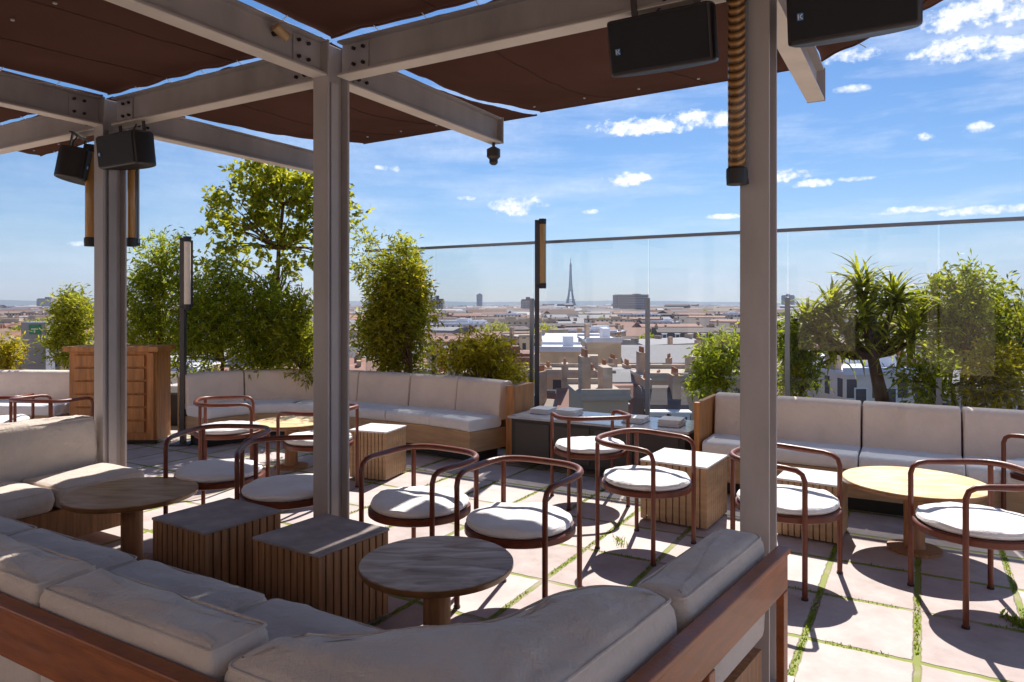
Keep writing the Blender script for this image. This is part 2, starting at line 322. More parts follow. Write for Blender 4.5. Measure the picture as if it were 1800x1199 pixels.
# ================================================================= THE SETTING
# floor: pale stone pavers with grass joints laid on the same grid as the pergola
def floor_mat():
    m = bpy.data.materials.new('stone_pavers'); m.use_nodes = True; t = m.node_tree; p = t.nodes['Principled BSDF']
    c = N(t, 'ShaderNodeTexCoord'); mp = N(t, 'ShaderNodeMapping'); mp.inputs['Rotation'].default_value = (0, 0, R(-60)); t.links.new(c.outputs['Object'], mp.inputs[0])
    s = N(t, 'ShaderNodeSeparateXYZ'); t.links.new(mp.outputs[0], s.inputs[0])      # x -> u , y -> v
    nz = N(t, 'ShaderNodeTexNoise'); nz.inputs['Scale'].default_value = 14; nz.inputs['Detail'].default_value = 5; t.links.new(c.outputs['Object'], nz.inputs['Vector'])
    wob = mth(t, 'MULTIPLY', mth(t, 'SUBTRACT', nz.outputs[0], .5), .022)
    def joint(co, size, off):
        q = mth(t, 'DIVIDE', mth(t, 'ADD', mth(t, 'SUBTRACT', co, off), wob), size)
        f = mth(t, 'FRACT', q); return mth(t, 'MULTIPLY', mth(t, 'MINIMUM', f, mth(t, 'SUBTRACT', 1.0, f)), size), mth(t, 'FLOOR', q)
    ju, iu = joint(s.outputs[0], .605, 3.03); jv, iv = joint(s.outputs[1], .47, .01)
    d = mth(t, 'MINIMUM', ju, jv)
    jm = N(t, 'ShaderNodeMapRange'); jm.inputs[1].default_value = .013; jm.inputs[2].default_value = .020; t.links.new(d, jm.inputs[0])
    cid = N(t, 'ShaderNodeCombineXYZ'); t.links.new(iu, cid.inputs[0]); t.links.new(iv, cid.inputs[1])
    wn = N(t, 'ShaderNodeTexWhiteNoise', noise_dimensions='3D'); t.links.new(cid.outputs[0], wn.inputs['Vector'])
    n2 = N(t, 'ShaderNodeTexNoise'); n2.inputs['Scale'].default_value = 5; n2.inputs['Detail'].default_value = 9; n2.inputs['Roughness'].default_value = .65; t.links.new(c.outputs['Object'], n2.inputs['Vector'])
    v = mth(t, 'ADD', mth(t, 'MULTIPLY', n2.outputs[0], .8), mth(t, 'MULTIPLY', wn.outputs[0], .26))
    r = N(t, 'ShaderNodeValToRGB'); e = r.color_ramp.elements; e[0].position = .25; e[0].color = (.34, .27, .25, 1); e[1].position = .72; e[1].color = (.58, .50, .48, 1)
    t.links.new(v, r.inputs[0])
    n3 = N(t, 'ShaderNodeTexNoise'); n3.inputs['Scale'].default_value = 3; n3.inputs['Detail'].default_value = 5; t.links.new(c.outputs['Object'], n3.inputs['Vector'])
    gr = N(t, 'ShaderNodeValToRGB'); g = gr.color_ramp.elements; g[0].position = .36; g[0].color = (.33, .28, .20, 1); g[1].position = .48; g[1].color = (.20, .24, .025, 1); t.links.new(n3.outputs[0], gr.inputs[0])
    mx = N(t, 'ShaderNodeMixRGB'); t.links.new(jm.outputs[0], mx.inputs[0]); t.links.new(gr.outputs[0], mx.inputs[1]); t.links.new(r.outputs[0], mx.inputs[2])
    t.links.new(mx.outputs[0], p.inputs['Base Color']); p.inputs['Roughness'].default_value = .75
    b = N(t, 'ShaderNodeBump'); b.inputs['Strength'].default_value = .7; b.inputs['Distance'].default_value = .012
    t.links.new(mth(t, 'ADD', jm.outputs[0], mth(t, 'MULTIPLY', n2.outputs[0], .25)), b.inputs['Height']); t.links.new(b.outputs[0], p.inputs['Normal']); return m
M['floor'] = floor_mat()
fl = MB(); fl.prism([tuple(P(a, b))[:2] for a, b in ((-5, -7), (7.6, -7), (7.6, 6.6), (9.4, 6.6), (9.4, 13), (-5, 13))], -.35, 0)
fo = fl.build('terrace_floor', M['floor']); tag(fo, kind='structure')
# grass in the joints, only where sun falls and it can be seen
rng = random.Random(5); g = MB()
def blades(p, n, h, sp):
    for _ in range(n):
        a = rng.random()*6.28; q = p + Vector((rng.gauss(0, sp), rng.gauss(0, sp), 0)); hh = h*rng.uniform(.4, 1.2); w = Vector((math.cos(a), math.sin(a), 0))*.0035
        ln = Vector((rng.gauss(0, .4), rng.gauss(0, .4), 0))*hh
        g.add([q-w, q+w, q+ln*.5+w*.7+Vector((0, 0, hh*.7)), q+ln+Vector((0, 0, hh))], [(0, 1, 2, 3)])
for iv in range(-6, 10):
    for k in range(260):
        u = 2.4 + k*.02; v = .01 + iv*.47
        if mnoise.noise(Vector((u*1.6, v*3.1, 4))) > -.12: blades(P(u, v, 0), 4, .013, .007)
for iu in range(-1, 8):
    for k in range(330):
        v = -2.6 + k*.022; u = 3.03 + iu*.605
        if mnoise.noise(Vector((u*3.3, v*1.5, 9))) > .12: blades(P(u, v, 0), 3, .014, .006)
for px, d, n in ((1090, 4.75, 60), (1786, 3.55, 160), (860, 5.4, 60), (540, 4.9, 50)):
    for _ in range(n): blades(Wp(px, d) + Vector((rng.gauss(0, .02), rng.gauss(0, .05), 0)), 1, .03, .008)
go = g.build('joint_grass', M['grass'], fixn=False); tag(go, 'short green grass growing in the joints between the pale pavers', 'grass', kind='stuff')

# city ground and hills far below
GZ = -30.0
cg = MB(); n = 64; cg.add([(9300*math.cos(2*math.pi*k/n), 9300*math.sin(2*math.pi*k/n), GZ) for k in range(n)], [tuple(range(n))])
M['cityground'] = mat('city_ground', (.07, .068, .07), .9, .4, .01)
tag(cg.build('city_ground', M['cityground']), kind='structure')
hl = MB(); vs = []; fs = []; nn = 240
for k in range(nn):
    a = R(-60 + 120*k/(nn-1)); h = 18 + 26*(.5+mnoise.noise(Vector((a*4, 1, 0)))) + 12*mnoise.noise(Vector((a*15, 3, 0)))
    for d_, zz in ((7300, GZ-.5), (8300, h), (9200, GZ-.5)): vs.append((d_*math.sin(a), d_*math.cos(a), zz))
for k in range(nn-1):
    for j in range(2): fs.append((k*3+j, k*3+j+1, (k+1)*3+j+1, (k+1)*3+j))
hl.add(vs, fs); tag(hl.build('hills', mat('wooded_hills', (.06, .08, .06), .9, .3, .004), smooth=True), kind='structure')

# ================================================================= PERGOLA
UB, VL, VM, VR = 3.06, 5.22, 2.99, .58
BZ0, BZ1 = 2.915, 3.115
U_DIR = Vector((.5, .866, 0)); V_DIR = Vector((-.866, .5, 0))
pg = root('pergola', 'taupe steel pergola with brown cloth canopies over the lounge sofa', 'pergola', P(UB, VM))
def ibeam(p0, p1, z0, z1, w=.10, t=.013):
    b = MB(); p0 = Vector(p0); p1 = Vector(p1); d = (p1-p0); L = d.length; d.normalize(); c = (p0+p1)/2; zc = (z0+z1)/2
    b.box((c.x, c.y, zc), (L, .012, z1-z0-2*t), d)
    b.box((c.x, c.y, z0+t/2), (L, w, t), d); b.box((c.x, c.y, z1-t/2), (L, w, t), d)
    return b
def beam(p0, p1, label=None):
    o = ibeam(p0, p1, BZ0, BZ1).build('beam', M['steel'], pg, bevel=.002)
    p0, p1 = Vector(p0), Vector(p1); c = (p0+p1)/2; f_ = MB(); f_.box((c.x, c.y, BZ0-.0025), ((p1-p0).length-.004, .104, .005), (p1-p0).normalized()); f_.build('bounce_light_strip', M['flange'], o)  # thin strip whose colour paints the light bounced up from the floor
    return o
def plates(o, p, d):                       # bolted splice plates next to a column
    d = Vector(d); n = Vector((-d.y, d.x, 0))
    for side in (-1, 1):
        b = MB(); c = p + d*.20 + n*side*.012; b.box((c.x, c.y, (BZ0+BZ1)/2), (.13, .008, .15), d); pl = b.build('joint_plate', M['steel'], o)
        for i in (-.035, .035):
            for k in (-.045, .045):
                q = MB(); cc = c + d*i + n*side*.008; q.tube([(cc.x, cc.y, (BZ0+BZ1)/2+k), (cc.x+n.x*side*.014, cc.y+n.y*side*.014, (BZ0+BZ1)/2+k)], .011, 6)
                q.build('bolt', M['bolt'], o)
gap = .09
for va in (VL, VM, VR):                    # beams running along u, each cut by the cross beam
    o = beam(P(-1.6, va), P(UB-gap, va)); plates(o, P(UB-.04, va), -U_DIR)
    o = beam(P(UB+gap, va), P(4.93 if va != VL else 5.32, va)); plates(o, P(UB+.04, va), U_DIR)
    e = MB(); e.box((*P(4.94 if va != VL else 5.33, va)[:2], (BZ0+BZ1)/2), (.016, .11, .21), U_DIR); e.build('end_plate', M['steel'], o)
for v0, v1 in ((-2.4, VR), (VR, VM), (VM, VL), (VL, 8.0)):
    o = beam(P(UB, v0+gap), P(UB, v1-gap))
    if v1 < 8: plates(o, P(UB, v1-.03), -V_DIR)
    if v0 > -2: plates(o, P(UB, v0+.03), V_DIR)
for va in (VL, VM, VR):                    # H section columns
    c = P(UB, va); b = MB(); z1 = BZ1+.003; hw = .115; dp = .18; t = .016
    b.box((c.x, c.y, z1/2), (dp-2*t, .014, z1), U_DIR)
    for s_ in (-1, 1):
        q = c + U_DIR*s_*(dp/2-t/2); b.box((q.x, q.y, z1/2), (t, hw, z1), U_DIR)
    q = c - V_DIR*.018; b.box((q.x, q.y, z1/2-.1), (.06, .02, z1-.25), U_DIR)      # cable cover in the recess
    o = b.build('post', M['steel'], pg, bevel=.003)
    bp = MB(); bp.box((c.x, c.y, .008), (.28, .24, .016), U_DIR); bp.build('base_plate', M['steel'], o)
# canopy cloths
def cloth(name, cor, z=3.165, sag=.05, seed=0, nu=34, nv=40, zo=None):
    # cor: four (u,v) corners in order; bilinear sheet, thin but solid
    rg = random.Random(seed); a, b_, c_, d_ = [Vector(q) for q in cor]; vs = []; fs = []
    for top in (0, 1):
        for i in range(nu+1):
            for j in range(nv+1):
                s_, t_ = i/nu, j/nv; e = 1 - (2*s_-1)**6; e2 = 1-(2*t_-1)**6
                q = (a*(1-s_)+b_*s_)*(1-t_) + (d_*(1-s_)+c_*s_)*t_
                if zo is not None: zq = z + (zo-z)*max(0, (s_-.4)/.6)**1.4
                else: zq = z
                zz = zq - sag*(4*s_*(1-s_))*(4*t_*(1-t_)) + (.016 if zo is None else .026)*mnoise.noise(Vector((q.x*1.5+seed, q.y*5, 0))) + .010*mnoise.noise(Vector((q.x*6+seed+q.y*2, q.y*2, 3)))*min(1, 8*s_*(1-s_)+.3)
                # scalloped edge pulled between ties
                mm = (a+b_+c_+d_)/4; edge = max(abs(2*s_-1), abs(2*t_-1)); zz = zz if zo is None else zz*(1-s_**8) + zq*s_**8
                k = (.007 if zo is None or s_ < .5 else .002)*abs(math.sin(math.pi*7*(t_ if abs(2*s_-1) > abs(2*t_-1) else s_)))*(edge > .99)
                q2 = q + (mm-q).normalized()*k
                p = P(q2.x, q2.y, zz + (.004 if top else 0)); vs.append(p)
    m_ = (nu+1)*(nv+1)
    idx = lambda T, i, j: T*m_ + i*(nv+1) + j
    for T in (0, 1):
        for i in range(nu):
            for j in range(nv): fs.append((idx(T, i, j), idx(T, i+1, j), idx(T, i+1, j+1), idx(T, i, j+1)))
    for i in range(nu):
        for j in (0, nv): fs.append((idx(0, i, j), idx(0, i+1, j), idx(1, i+1, j), idx(1, i, j)))
    for j in range(nv):
        for i in (0, nu): fs.append((idx(0, i, j), idx(0, i, j+1), idx(1, i, j+1), idx(1, i, j)))
    b = MB(); b.add(vs, fs); o = b.build('canopy', M['canopy'], pg, smooth=True)
    for jj in (nv//3, 2*nv//3):
        sb = MB(); sb.tube([vs[i*(nv+1)+jj] - Vector((0, 0, .002)) for i in range(nu+1)], .005, 5); sb.build('seam', M['canopy'], o, smooth=True)
    for ii in (0, nu):
        sb = MB(); sb.tube([vs[ii*(nv+1)+j] for j in range(nv+1)], .009, 6); sb.build('hem', M['canopy'], o, smooth=True)
    # ties and small eyelets along the edges
    cs = [Vector(q) for q in cor]
    for e_ in range(4):
        p0, p1 = cs[e_], cs[(e_+1) % 4]; L = (p1-p0).length; k = max(2, int(L/.33)); inn = Vector((-(p1-p0).y, (p1-p0).x)).normalized()
        mid = sum(cs, Vector((0, 0)))/4
        if inn.dot(mid-p0) < 0: inn = -inn
        for i in range(1, k):
            q = p0.lerp(p1, i/k); A = P(q.x+inn.x*.02, q.y+inn.y*.02, z-.004); B = P(q.x-inn.x*.05, q.y-inn.y*.05, BZ1+.002)
            if q.x < 4.9 and (zo is None or q.x < UB+.2): tb = MB(); tb.tube([A, B], .003, 5); tb.build('tie_cord', M['cord'], o)
    # pale eyelets on the underside
    for i in range(5):
        eb = MB()
        q = (cs[0]*(.25)+cs[1]*.75).lerp(cs[3]*.25+cs[2]*.75, .12+i*.19); zz = z - sag*.7-.012; zz += (0 if zo is None else (zo-z)*.45); A = P(q.x, q.y, zz); eb.lathe(A, [(.010, 0), (.010, -.006), (.006, -.008)], 10); eb.build('eyelet', M['cord'], o)
    return o
e = .04
cloth('canopy', [(UB+e, VM-e), (5.62, VM-e), (5.52, VR+e), (UB+e, VR+e)], 3.15, .05, 1, zo=3.33)
cloth('canopy', [(UB+e, VL-e), (5.78, VL-e), (5.70, VM+e), (UB+e, VM+e)], 3.15, .05, 2, zo=3.33)
cloth('canopy', [(-1.5, VM-e), (UB-e, VM-e), (UB-e, VR+e), (-1.5, VR+e)], 3.15, .06, 3)
cloth('canopy', [(-1.5, VL-e), (UB-e, VL-e), (UB-e, VM+e), (-1.5, VM+e)], 3.15, .07, 4)
cloth('canopy', [(-1.5, 7.9), (UB-e, 7.9), (UB-e, VL+e), (-1.5, VL+e)], 3.15, .06, 5)
cloth('canopy', [(UB+e, 7.9), (3.9, 7.9), (3.7, VL+e), (UB+e, VL+e)], 3.15, .02, 6)
cloth('canopy', [(UB+e, VR-e), (4.86, VR-e), (4.15, -.15), (UB+e, -1.0)], 3.15, .03, 7)
cloth('canopy', [(-1.5, VR-e), (UB-e, VR-e), (UB-e, -1.6), (-1.5, -1.6)], 3.15, .06, 8)

# small fittings under the beams
def spot(loc, label):
    r = root('spot_lamp', label, 'lamp', loc, 'small lamps under the pergola beams')
    b = MB(); b.lathe(loc, [(.012, 0), (.012, -.05)], 12); b.build('stem', M['black'], r)
    b = MB(); b.lathe(loc, [(.02, -.04), (.055, -.06), (.055, -.12), (.035, -.14), (.035, -.17), (.02, -.185)], 24); b.build('lamp_head', M['housing'], r, smooth=True)
spot(P(4.88, VM, BZ0+.0), 'small dark lamp hanging under the free end of the middle beam')
def camera_knob(loc):
    r = root('spot_lamp', 'small brass swivel lamp on the side of the beam near the middle post', 'lamp', loc, 'small lamps under the pergola beams')
    b = MB(); b.tube([loc, loc - V_DIR*.05], .014, 10); b.build('bracket', M['bolt'], r)
    b = MB(); b.tube([loc - V_DIR*.05 - U_DIR*.03 + Vector((0, 0, .02)), loc - V_DIR*.06 + U_DIR*.04 - Vector((0, 0, .02))], .026, 14); b.build('lamp_head', M['onyx_brown'], r, smooth=True)
camera_knob(P(2.62, VM-.01, 3.04))

# added pavilion, unseen behind the camera, to bounce warm sunlight onto the shaded sofa
pv_ = root('bounce_pavilion', 'added unseen cream pavilion wall with glazed doors bouncing warm light onto the terrace', 'building', P(-4.6, 2.5))
M['render_wall'] = mat('cream_render', (.56, .45, .36), .9, .08, 2)
doors = [-5.0, -2.2, .6, 3.4, 6.2, 9.0]
edges = [-7.0]
for v in doors: edges += [v-.75, v+.75]
edges.append(13.0)
b = MB()
for a, c_ in zip(edges[::2], edges[1::2]): b.prism(rect(P, -4.6, -4.3, a, c_), 0, 2.6)
b.prism(rect(P, -4.6, -4.3, -7, 13), 2.6, 3.9); b.build('wall', M['render_wall'], pv_)
b = MB(); b.prism(rect(P, -4.7, -4.2, -7.1, 13.1), 3.903, 4.05); b.build('cornice', M['flange'], pv_)
for v in doors:
    b = MB()
    for a, c_ in ((v-.75, v-.69), (v-.03, v+.03), (v+.69, v+.75)): b.prism(rect(P, -4.48, -4.42, a, c_), .01, 2.59)
    b.prism(rect(P, -4.478, -4.422, v-.69, v+.69), 2.5, 2.588); d_ = b.build('door_frame', M['pole'], pv_)
    b = MB(); b.prism(rect(P, -4.455, -4.445, v-.69, v+.69), .012, 2.499); b.build('pane', M['black'], d_)

# ================================================================= SPEAKERS
def speaker(loc, rz, tilt, label, mount=.12):
    r = root('speaker', label, 'speaker', (0, 0, 0), 'black speakers hung from the pergola')
    # local: face towards -Y
    w, h, d = .46, .235, .24
    b = MB(); prof = [(-w/2+.012, -d/2), (w/2-.012, -d/2), (w/2, -d/2+.02)] + [(w/2*math.cos(math.pi*k/14)*(1 if k not in (0, 14) else 1), -d/2+.05+(d-.05)*math.sin(math.pi*k/14)**.8) for k in range(15)] + [(-w/2, -d/2+.02)]; b.prism(prof, -h/2, h/2); b.build('cabinet', M['housing'], r, smooth=True, bevel=.010, world=False)
    b.prism(prof, -h/2, h/2); b.build('cabinet', M['housing'], r, smooth=True, bevel=.012, world=False)
    b = MB(); b.box((0, -d/2-.004, 0), (w-.03, .012, h-.024)); gr = b.build('grille', M['grille'], r, bevel=.005, world=False)
    b = MB(); b.box((-w/2+.052, -d/2-.0125, -.018), (.022, .004, .026)); bd = b.build('badge', M['blue'], gr, world=False)
    b = MB()
    for a_, c_ in ((-.035, .022), (.0, .014)):
        pass
    b.box((-w/2+.046, -d/2-.0155, -.018), (.003, .002, .018))
    b.box((-w/2+.056, -d/2-.0155, -.013), (.003, .002, .012), Vector((.66, 0, -.75)), Vector((0, 1, 0))); b.box((-w/2+.056, -d/2-.0155, -.023), (.003, .002, .012), Vector((.66, 0, .75)), Vector((0, 1, 0)))
    b.build('badge_mark', M['white'], gr, world=False)
    b = MB()
    for s_ in (-1, 1): b.box((s_*.14, .02, h/2+mount/2-.01), (.028, .008, mount))
    b.box((0, .02, h/2+mount-.012), (.34, .03, .008)); b.tube([(-.05, .03, h/2+.005), (-.02, .05, h/2+.05), (.05, .05, h/2+mount)], .006, 6)
    b.build('bracket', M['bolt'], r, world=False)
    r.location = loc; r.rotation_euler = (tilt, 0, rz); return r
vang = math.atan2(-.5, .866)               # local +X along -v, so the face looks back along -u
speaker(P(3.03, .965, 2.755), vang, R(15), 'black speaker with a small blue badge under the beam left of the right post')
speaker(P(3.03, .22, 2.755), vang, R(14), 'dark speaker at the top edge of the photo right of the right post')
speaker(P(3.05, 4.94, 2.71), R(-30), R(6), 'tilted dark speaker under the beam right of the left post')
speaker(P(3.02, 5.60, 2.66), R(104), R(10), 'dark speaker seen edge-on left of the left post')

# ================================================================= TUBE LAMPS
def tube_lamp(loc, L, label, amber=True, r_=.034, rz=vang, group='amber tube lamps on the pergola posts'):
    tm = 'amber' if 'ribbed' in label else 'amber_smooth'
    rt = root('tube_lamp', label, 'lamp', (0, 0, 0), group)
    b = MB(); b.lathe((0, 0, 0), [(r_*.8, .02), (r_, .03), (r_, L-.03), (r_*.8, L-.02)], 20); b.build('tube', M[tm], rt, smooth=True, world=False)
    b = MB(); b.lathe((0, 0, 0), [(r_*1.15, -.03), (r_*1.2, 0), (r_*1.2, .03), (r_*1.1, .036)], 20); b.box((0, r_*1.1, .005), (r_*2, r_*1.6, .055)); b.build('end_cap', M['black'], rt, world=False)
    b = MB(); b.lathe((0, 0, 0), [(r_*1.1, L-.036), (r_*1.2, L-.03), (r_*1.2, L), (r_, L+.02)], 20); b.box((0, r_*1.1, L), (r_*2, r_*1.6, .04)); b.build('end_cap', M['black'], rt, world=False)
    b = MB(); b.box((r_*.2, r_*1.5, L/2), (r_*1.7, .010, L)); b.build('reflector', M['spigot'], rt, world=False)
    rt.location = loc; rt.rotation_euler = (0, 0, rz); return rt
tube_lamp(P(UB-.16, VR+.055, 2.11), .74, 'ribbed amber tube lamp on the left of the right post', r_=.034)
tube_lamp(P(UB-.02, VL+.23, 2.07), .72, 'amber tube lamp on the left side of the left post', r_=.036)
tube_lamp(P(UB+.15, VL-.015, 2.07), .72, 'amber tube lamp on the right side of the left post', r_=.028)
def pole_lamp(px, d, top, L, amber, label, side=1):
    c = Wp(px, d); rt = root('pole_lamp', label, 'pole lamp', c, 'tall tube lamps on dark poles')
    b = MB(); b.box((c.x, c.y, top/2), (.05, .07, top)); b.box((c.x, c.y, .01), (.22, .22, .02)); b.build('pole', M['pole'], rt, bevel=.003)
    t0 = top-.03-L; q = c + Vector((side*.062, -.03, 0)); rr = .036
    b = MB(); b.lathe((q.x, q.y, t0), [(rr, .03), (rr, L-.02)], 18); b.build('tube', M['amber_smooth' if amber else 'frost'], rt, smooth=True)
    for zz in (t0-.01, t0+L): 
        b = MB(); b.lathe((q.x, q.y, zz), [(rr*1.15, -.02), (rr*1.2, .04)], 18); b.box((q.x-side*.03, q.y, zz+.01), (.08, .05, .03)); b.build('end_cap', M['black'], rt)
    b = MB(); b.box((q.x+side*.0, q.y+.045, t0+L/2), (.085, .008, L)); b.build('reflector', M['pole'], rt)
pole_lamp(944, 8.05, 2.56, .72, True, 'tall amber tube lamp on a dark pole by the glass between the sofas')
pole_lamp(322, 8.05, 2.36, .76, False, 'pale tube lamp on a dark pole beside the wooden cabinet', 1)

# ================================================================= GLASS SCREEN
UG, GT = 7.35, 2.315
gs = root('glass_screen', 'long clear glass windbreak with a slim steel top rail behind the sofas', 'glass screen', P(UG, 2))
joints = [-1.9, -.1, 1.55, 2.72, 3.93, 5.32, 6.5]
def px_to_v(px):                               # v where a column of the photo meets the screen line
    k = (px-900)/F; return (.5*UG - k*.866*UG)/(.866 + .5*k)
joints = sorted([px_to_v(p) for p in (765, 937, 1140, 1385, 1650, 2050)] + [6.55])
for a, b_ in zip(joints[:-1], joints[1:]):
    b = MB(); c = P(UG, (a+b_)/2); b.box((c.x, c.y, (GT+.12)/2), (b_-a-.016, .012, GT-.14), V_DIR); b.build('glass_pane', M['glass'], gs)
b = MB(); c0, c1 = P(UG, joints[0]), P(UG, joints[-1]); c = (c0+c1)/2; b.box((c.x, c.y, GT+.012), ((c1-c0).length, .045, .032), V_DIR); b.build('top_rail', M['rail'], gs)
b = MB(); b.box((c.x, c.y, .05), ((c1-c0).length, .10, .10), V_DIR); b.build('base_channel', M['spigot'], gs)
for i, a in enumerate(joints[1:-1]):
    q = P(UG-.03, a); hgt = 1.62 if i in (1, 2, 3) else .9
    b = MB(); b.box((q.x, q.y, .05+hgt/2), (.045, .03, hgt), V_DIR); b.box((q.x, q.y, .11), (.12, .06, .02), V_DIR); b.build('glass_post', M['spigot'], gs, bevel=.002)

# ================================================================= FOREGROUND SOFA
fs_ = root('lounge_sofa', 'large U-shaped lounge sofa with pale cushions and teak rail in the shaded foreground', 'sofa', P(1.5, 2.2))
CO = Vector((-.027, 1.29)); WD = Vector((.605, .796)); ND = Vector((-.796, .605))
def Q(s, t): q = CO + WD*s + ND*t; return Vector((q.x, q.y, 0))
# back cushions of the long run
for i, (a, b_) in enumerate(((1.450, 2.215), (2.228, 3.09), (3.098, 3.95), (3.958, 4.80))):
    cushion('backrest_cushion', rect(P, 1.085, 1.275, a, b_), .33, .782 + (.0, .006, -.004, 0)[i], fs_, r=.036, dome=.006, corner=.025, puff=.002, seed=i+3)
# big corner cushion
cc = [(-.704, 1.655), (-.615, 1.825), (-.41, 1.845), (-.05, 1.915), (.12, 2.10), (.26, 2.165), (.40, 2.13), tuple(Q(.93, .10))[:2], tuple(Q(.90, .045))[:2], tuple(Q(.5, .045))[:2], tuple(Q(.02, .05))[:2], (-.11, 1.315)]
cushion('corner_cushion', cc, .33, .765, fs_, r=.07, dome=.03, corner=.06, seed=21)
# arm side cushion
cushion('backrest_cushion', rect(Q, .955, 1.70, .045, .235), .33, .735, fs_, r=.05, dome=.008, seed=9)
# seats
def seat(poly, sd): cushion('seat_cushion', poly, .30, .445, fs_, r=.045, dome=.014, seed=sd)
seat(rect(P, 1.25, 1.97, 2.25, 3.08), 31); seat(rect(P, 1.25, 1.97, 3.10, 3.95), 32)
seat(rect(P, 1.25, 1.97, 1.42, 2.23), 33); seat(rect(P, 1.25, 1.97, 3.97, 4.66), 34)
seat([tuple(P(1.28, 1.40))[:2], tuple(P(1.97, 1.40))[:2], (-.35, 2.42), (.25, 2.62), tuple(Q(1.0, .25))[:2], (.14, 2.12), (-.1, 1.92), (-.4, 1.85)], 35)
seat(rect(P, 1.25, 2.40, 4.68, 5.18), 36)
seat(rect(P, 2.42, 3.00, 4.68, 5.18), 37)
# left leg back cushions
cushion('backrest_cushion', rect(P, 1.25, 2.08, 5.19, 5.38), .33, .79, fs_, r=.05, seed=41)
cushion('backrest_cushion', rect(P, 2.10, 2.95, 5.19, 5.38), .33, .79, fs_, r=.05, seed=42)
# plinths
b = MB(); b.prism(rect(P, 1.10, 1.93, 1.30, 5.36), .09, .298); b.build('plinth', M['ribwood'], fs_, bevel=.004)
b = MB(); b.prism(rect(P, 1.935, 2.94, 4.72, 5.36), .09, .298); b.build('plinth', M['ribwood'], fs_, bevel=.004)
b = MB(); b.prism([tuple(P(1.10, 1.298))[:2], tuple(P(1.93, 1.298))[:2], (-.33, 2.36), (.22, 2.56), tuple(Q(1.68, .22))[:2], tuple(Q(1.68, .06))[:2], tuple(Q(.2, .06))[:2]], .09, .298); b.build('plinth', M['ribwood'], fs_)
# teak rails, capped by a thinner lip, with legs
def railrun(p0, p1, z0=.55, z1=.69):
    p0 = Vector(p0); p1 = Vector(p1); d = (p1-p0); L = d.length; d.normalize(); c = (p0+p1)/2
    b = MB(); b.box((c.x, c.y, (z0+z1)/2), (L, .028, z1-z0), d); b.build('back_rail', M['teak'], fs_, bevel=.005)
    b = MB(); n_ = Vector((-d.y, d.x, 0)); b.box((c.x, c.y, z1+.012), (L, .05, .022), d); b.build('rail_cap', M['teak'], fs_, bevel=.005)
    return d
railrun(P(1.05, .70) , P(1.05, 5.45), .575, .708); railrun(Q(.0, .0), Q(1.76, .0), .52, .655); railrun(P(1.09, 5.42), P(2.98, 5.42), .55, .69)
def leg(p, z1=.56, w=.05):
    b = MB(); b.box((p.x, p.y, z1/2), (w, .032, z1), U_DIR); b.build('leg', M['teak'], fs_, bevel=.004)
for v in (1.6, 2.6, 3.6, 4.6): 
    q = P(1.05, v); b = MB(); b.box((q.x, q.y, .274), (.05, .03, .548), V_DIR); b.build('leg', M['teak'], fs_, bevel=.004)
for s_ in (1.0, 1.73):
    q = Q(s_, 0); b = MB(); b.box((q.x, q.y, .259), (.05, .03, .518), WD.to_3d()); b.build('leg', M['teak'], fs_, bevel=.004)

# ================================================================= SOFAS AGAINST THE GLASS
def loft(prof_pts, path, closed_ends=True):
    """sweep a profile [(n,z)] along a plan path with inward normals"""
    n = len(prof_pts); vs = []; path = [Vector((p[0], p[1])) for p in path]
    for i, p in enumerate(path):
        t = (path[min(i+1, len(path)-1)] - path[max(i-1, 0)]).normalized(); nn_ = Vector((t.y, -t.x))
        for a, z in prof_pts: vs.append((p.x+nn_.x*a, p.y+nn_.y*a, z))
    fs = []
    for i in range(len(path)-1):
        for k in range(n): fs.append((i*n+k, i*n+(k+1) % n, (i+1)*n+(k+1) % n, (i+1)*n+k))
    if closed_ends: fs += [tuple(range(n)), tuple((len(path)-1)*n+k for k in range(n))]
    b = MB(); b.add(vs, fs); return b
def rprof(n0, n1, z0, z1, r, lean=0):
    o = []
    for cx, cz, a0 in ((n1-r, z1-r, 0), (n0+r, z1-r, 90), (n0+r, z0+r, 180), (n1-r, z0+r, 270)):
        for k in range(5):
            a = R(a0+90*k/4); x = cx+r*math.cos(a); z = cz+r*math.sin(a); o.append((x - lean*(z-z0), z))
    return o
def resample(path, step=.12):
    path = [Vector((p[0], p[1])) for p in path]; o = []
    for a, b_ in zip(path[:-1], path[1:]):
        m_ = max(1, int((b_-a).length/step)); o += [a.lerp(b_, k/m_) for k in range(m_)]
    o.append(path[-1]); 
    for _ in range(3): o = [o[0]] + [(o[i-1]+o[i]*2+o[i+1])/4 for i in range(1, len(o)-1)] + [o[-1]]
    return o
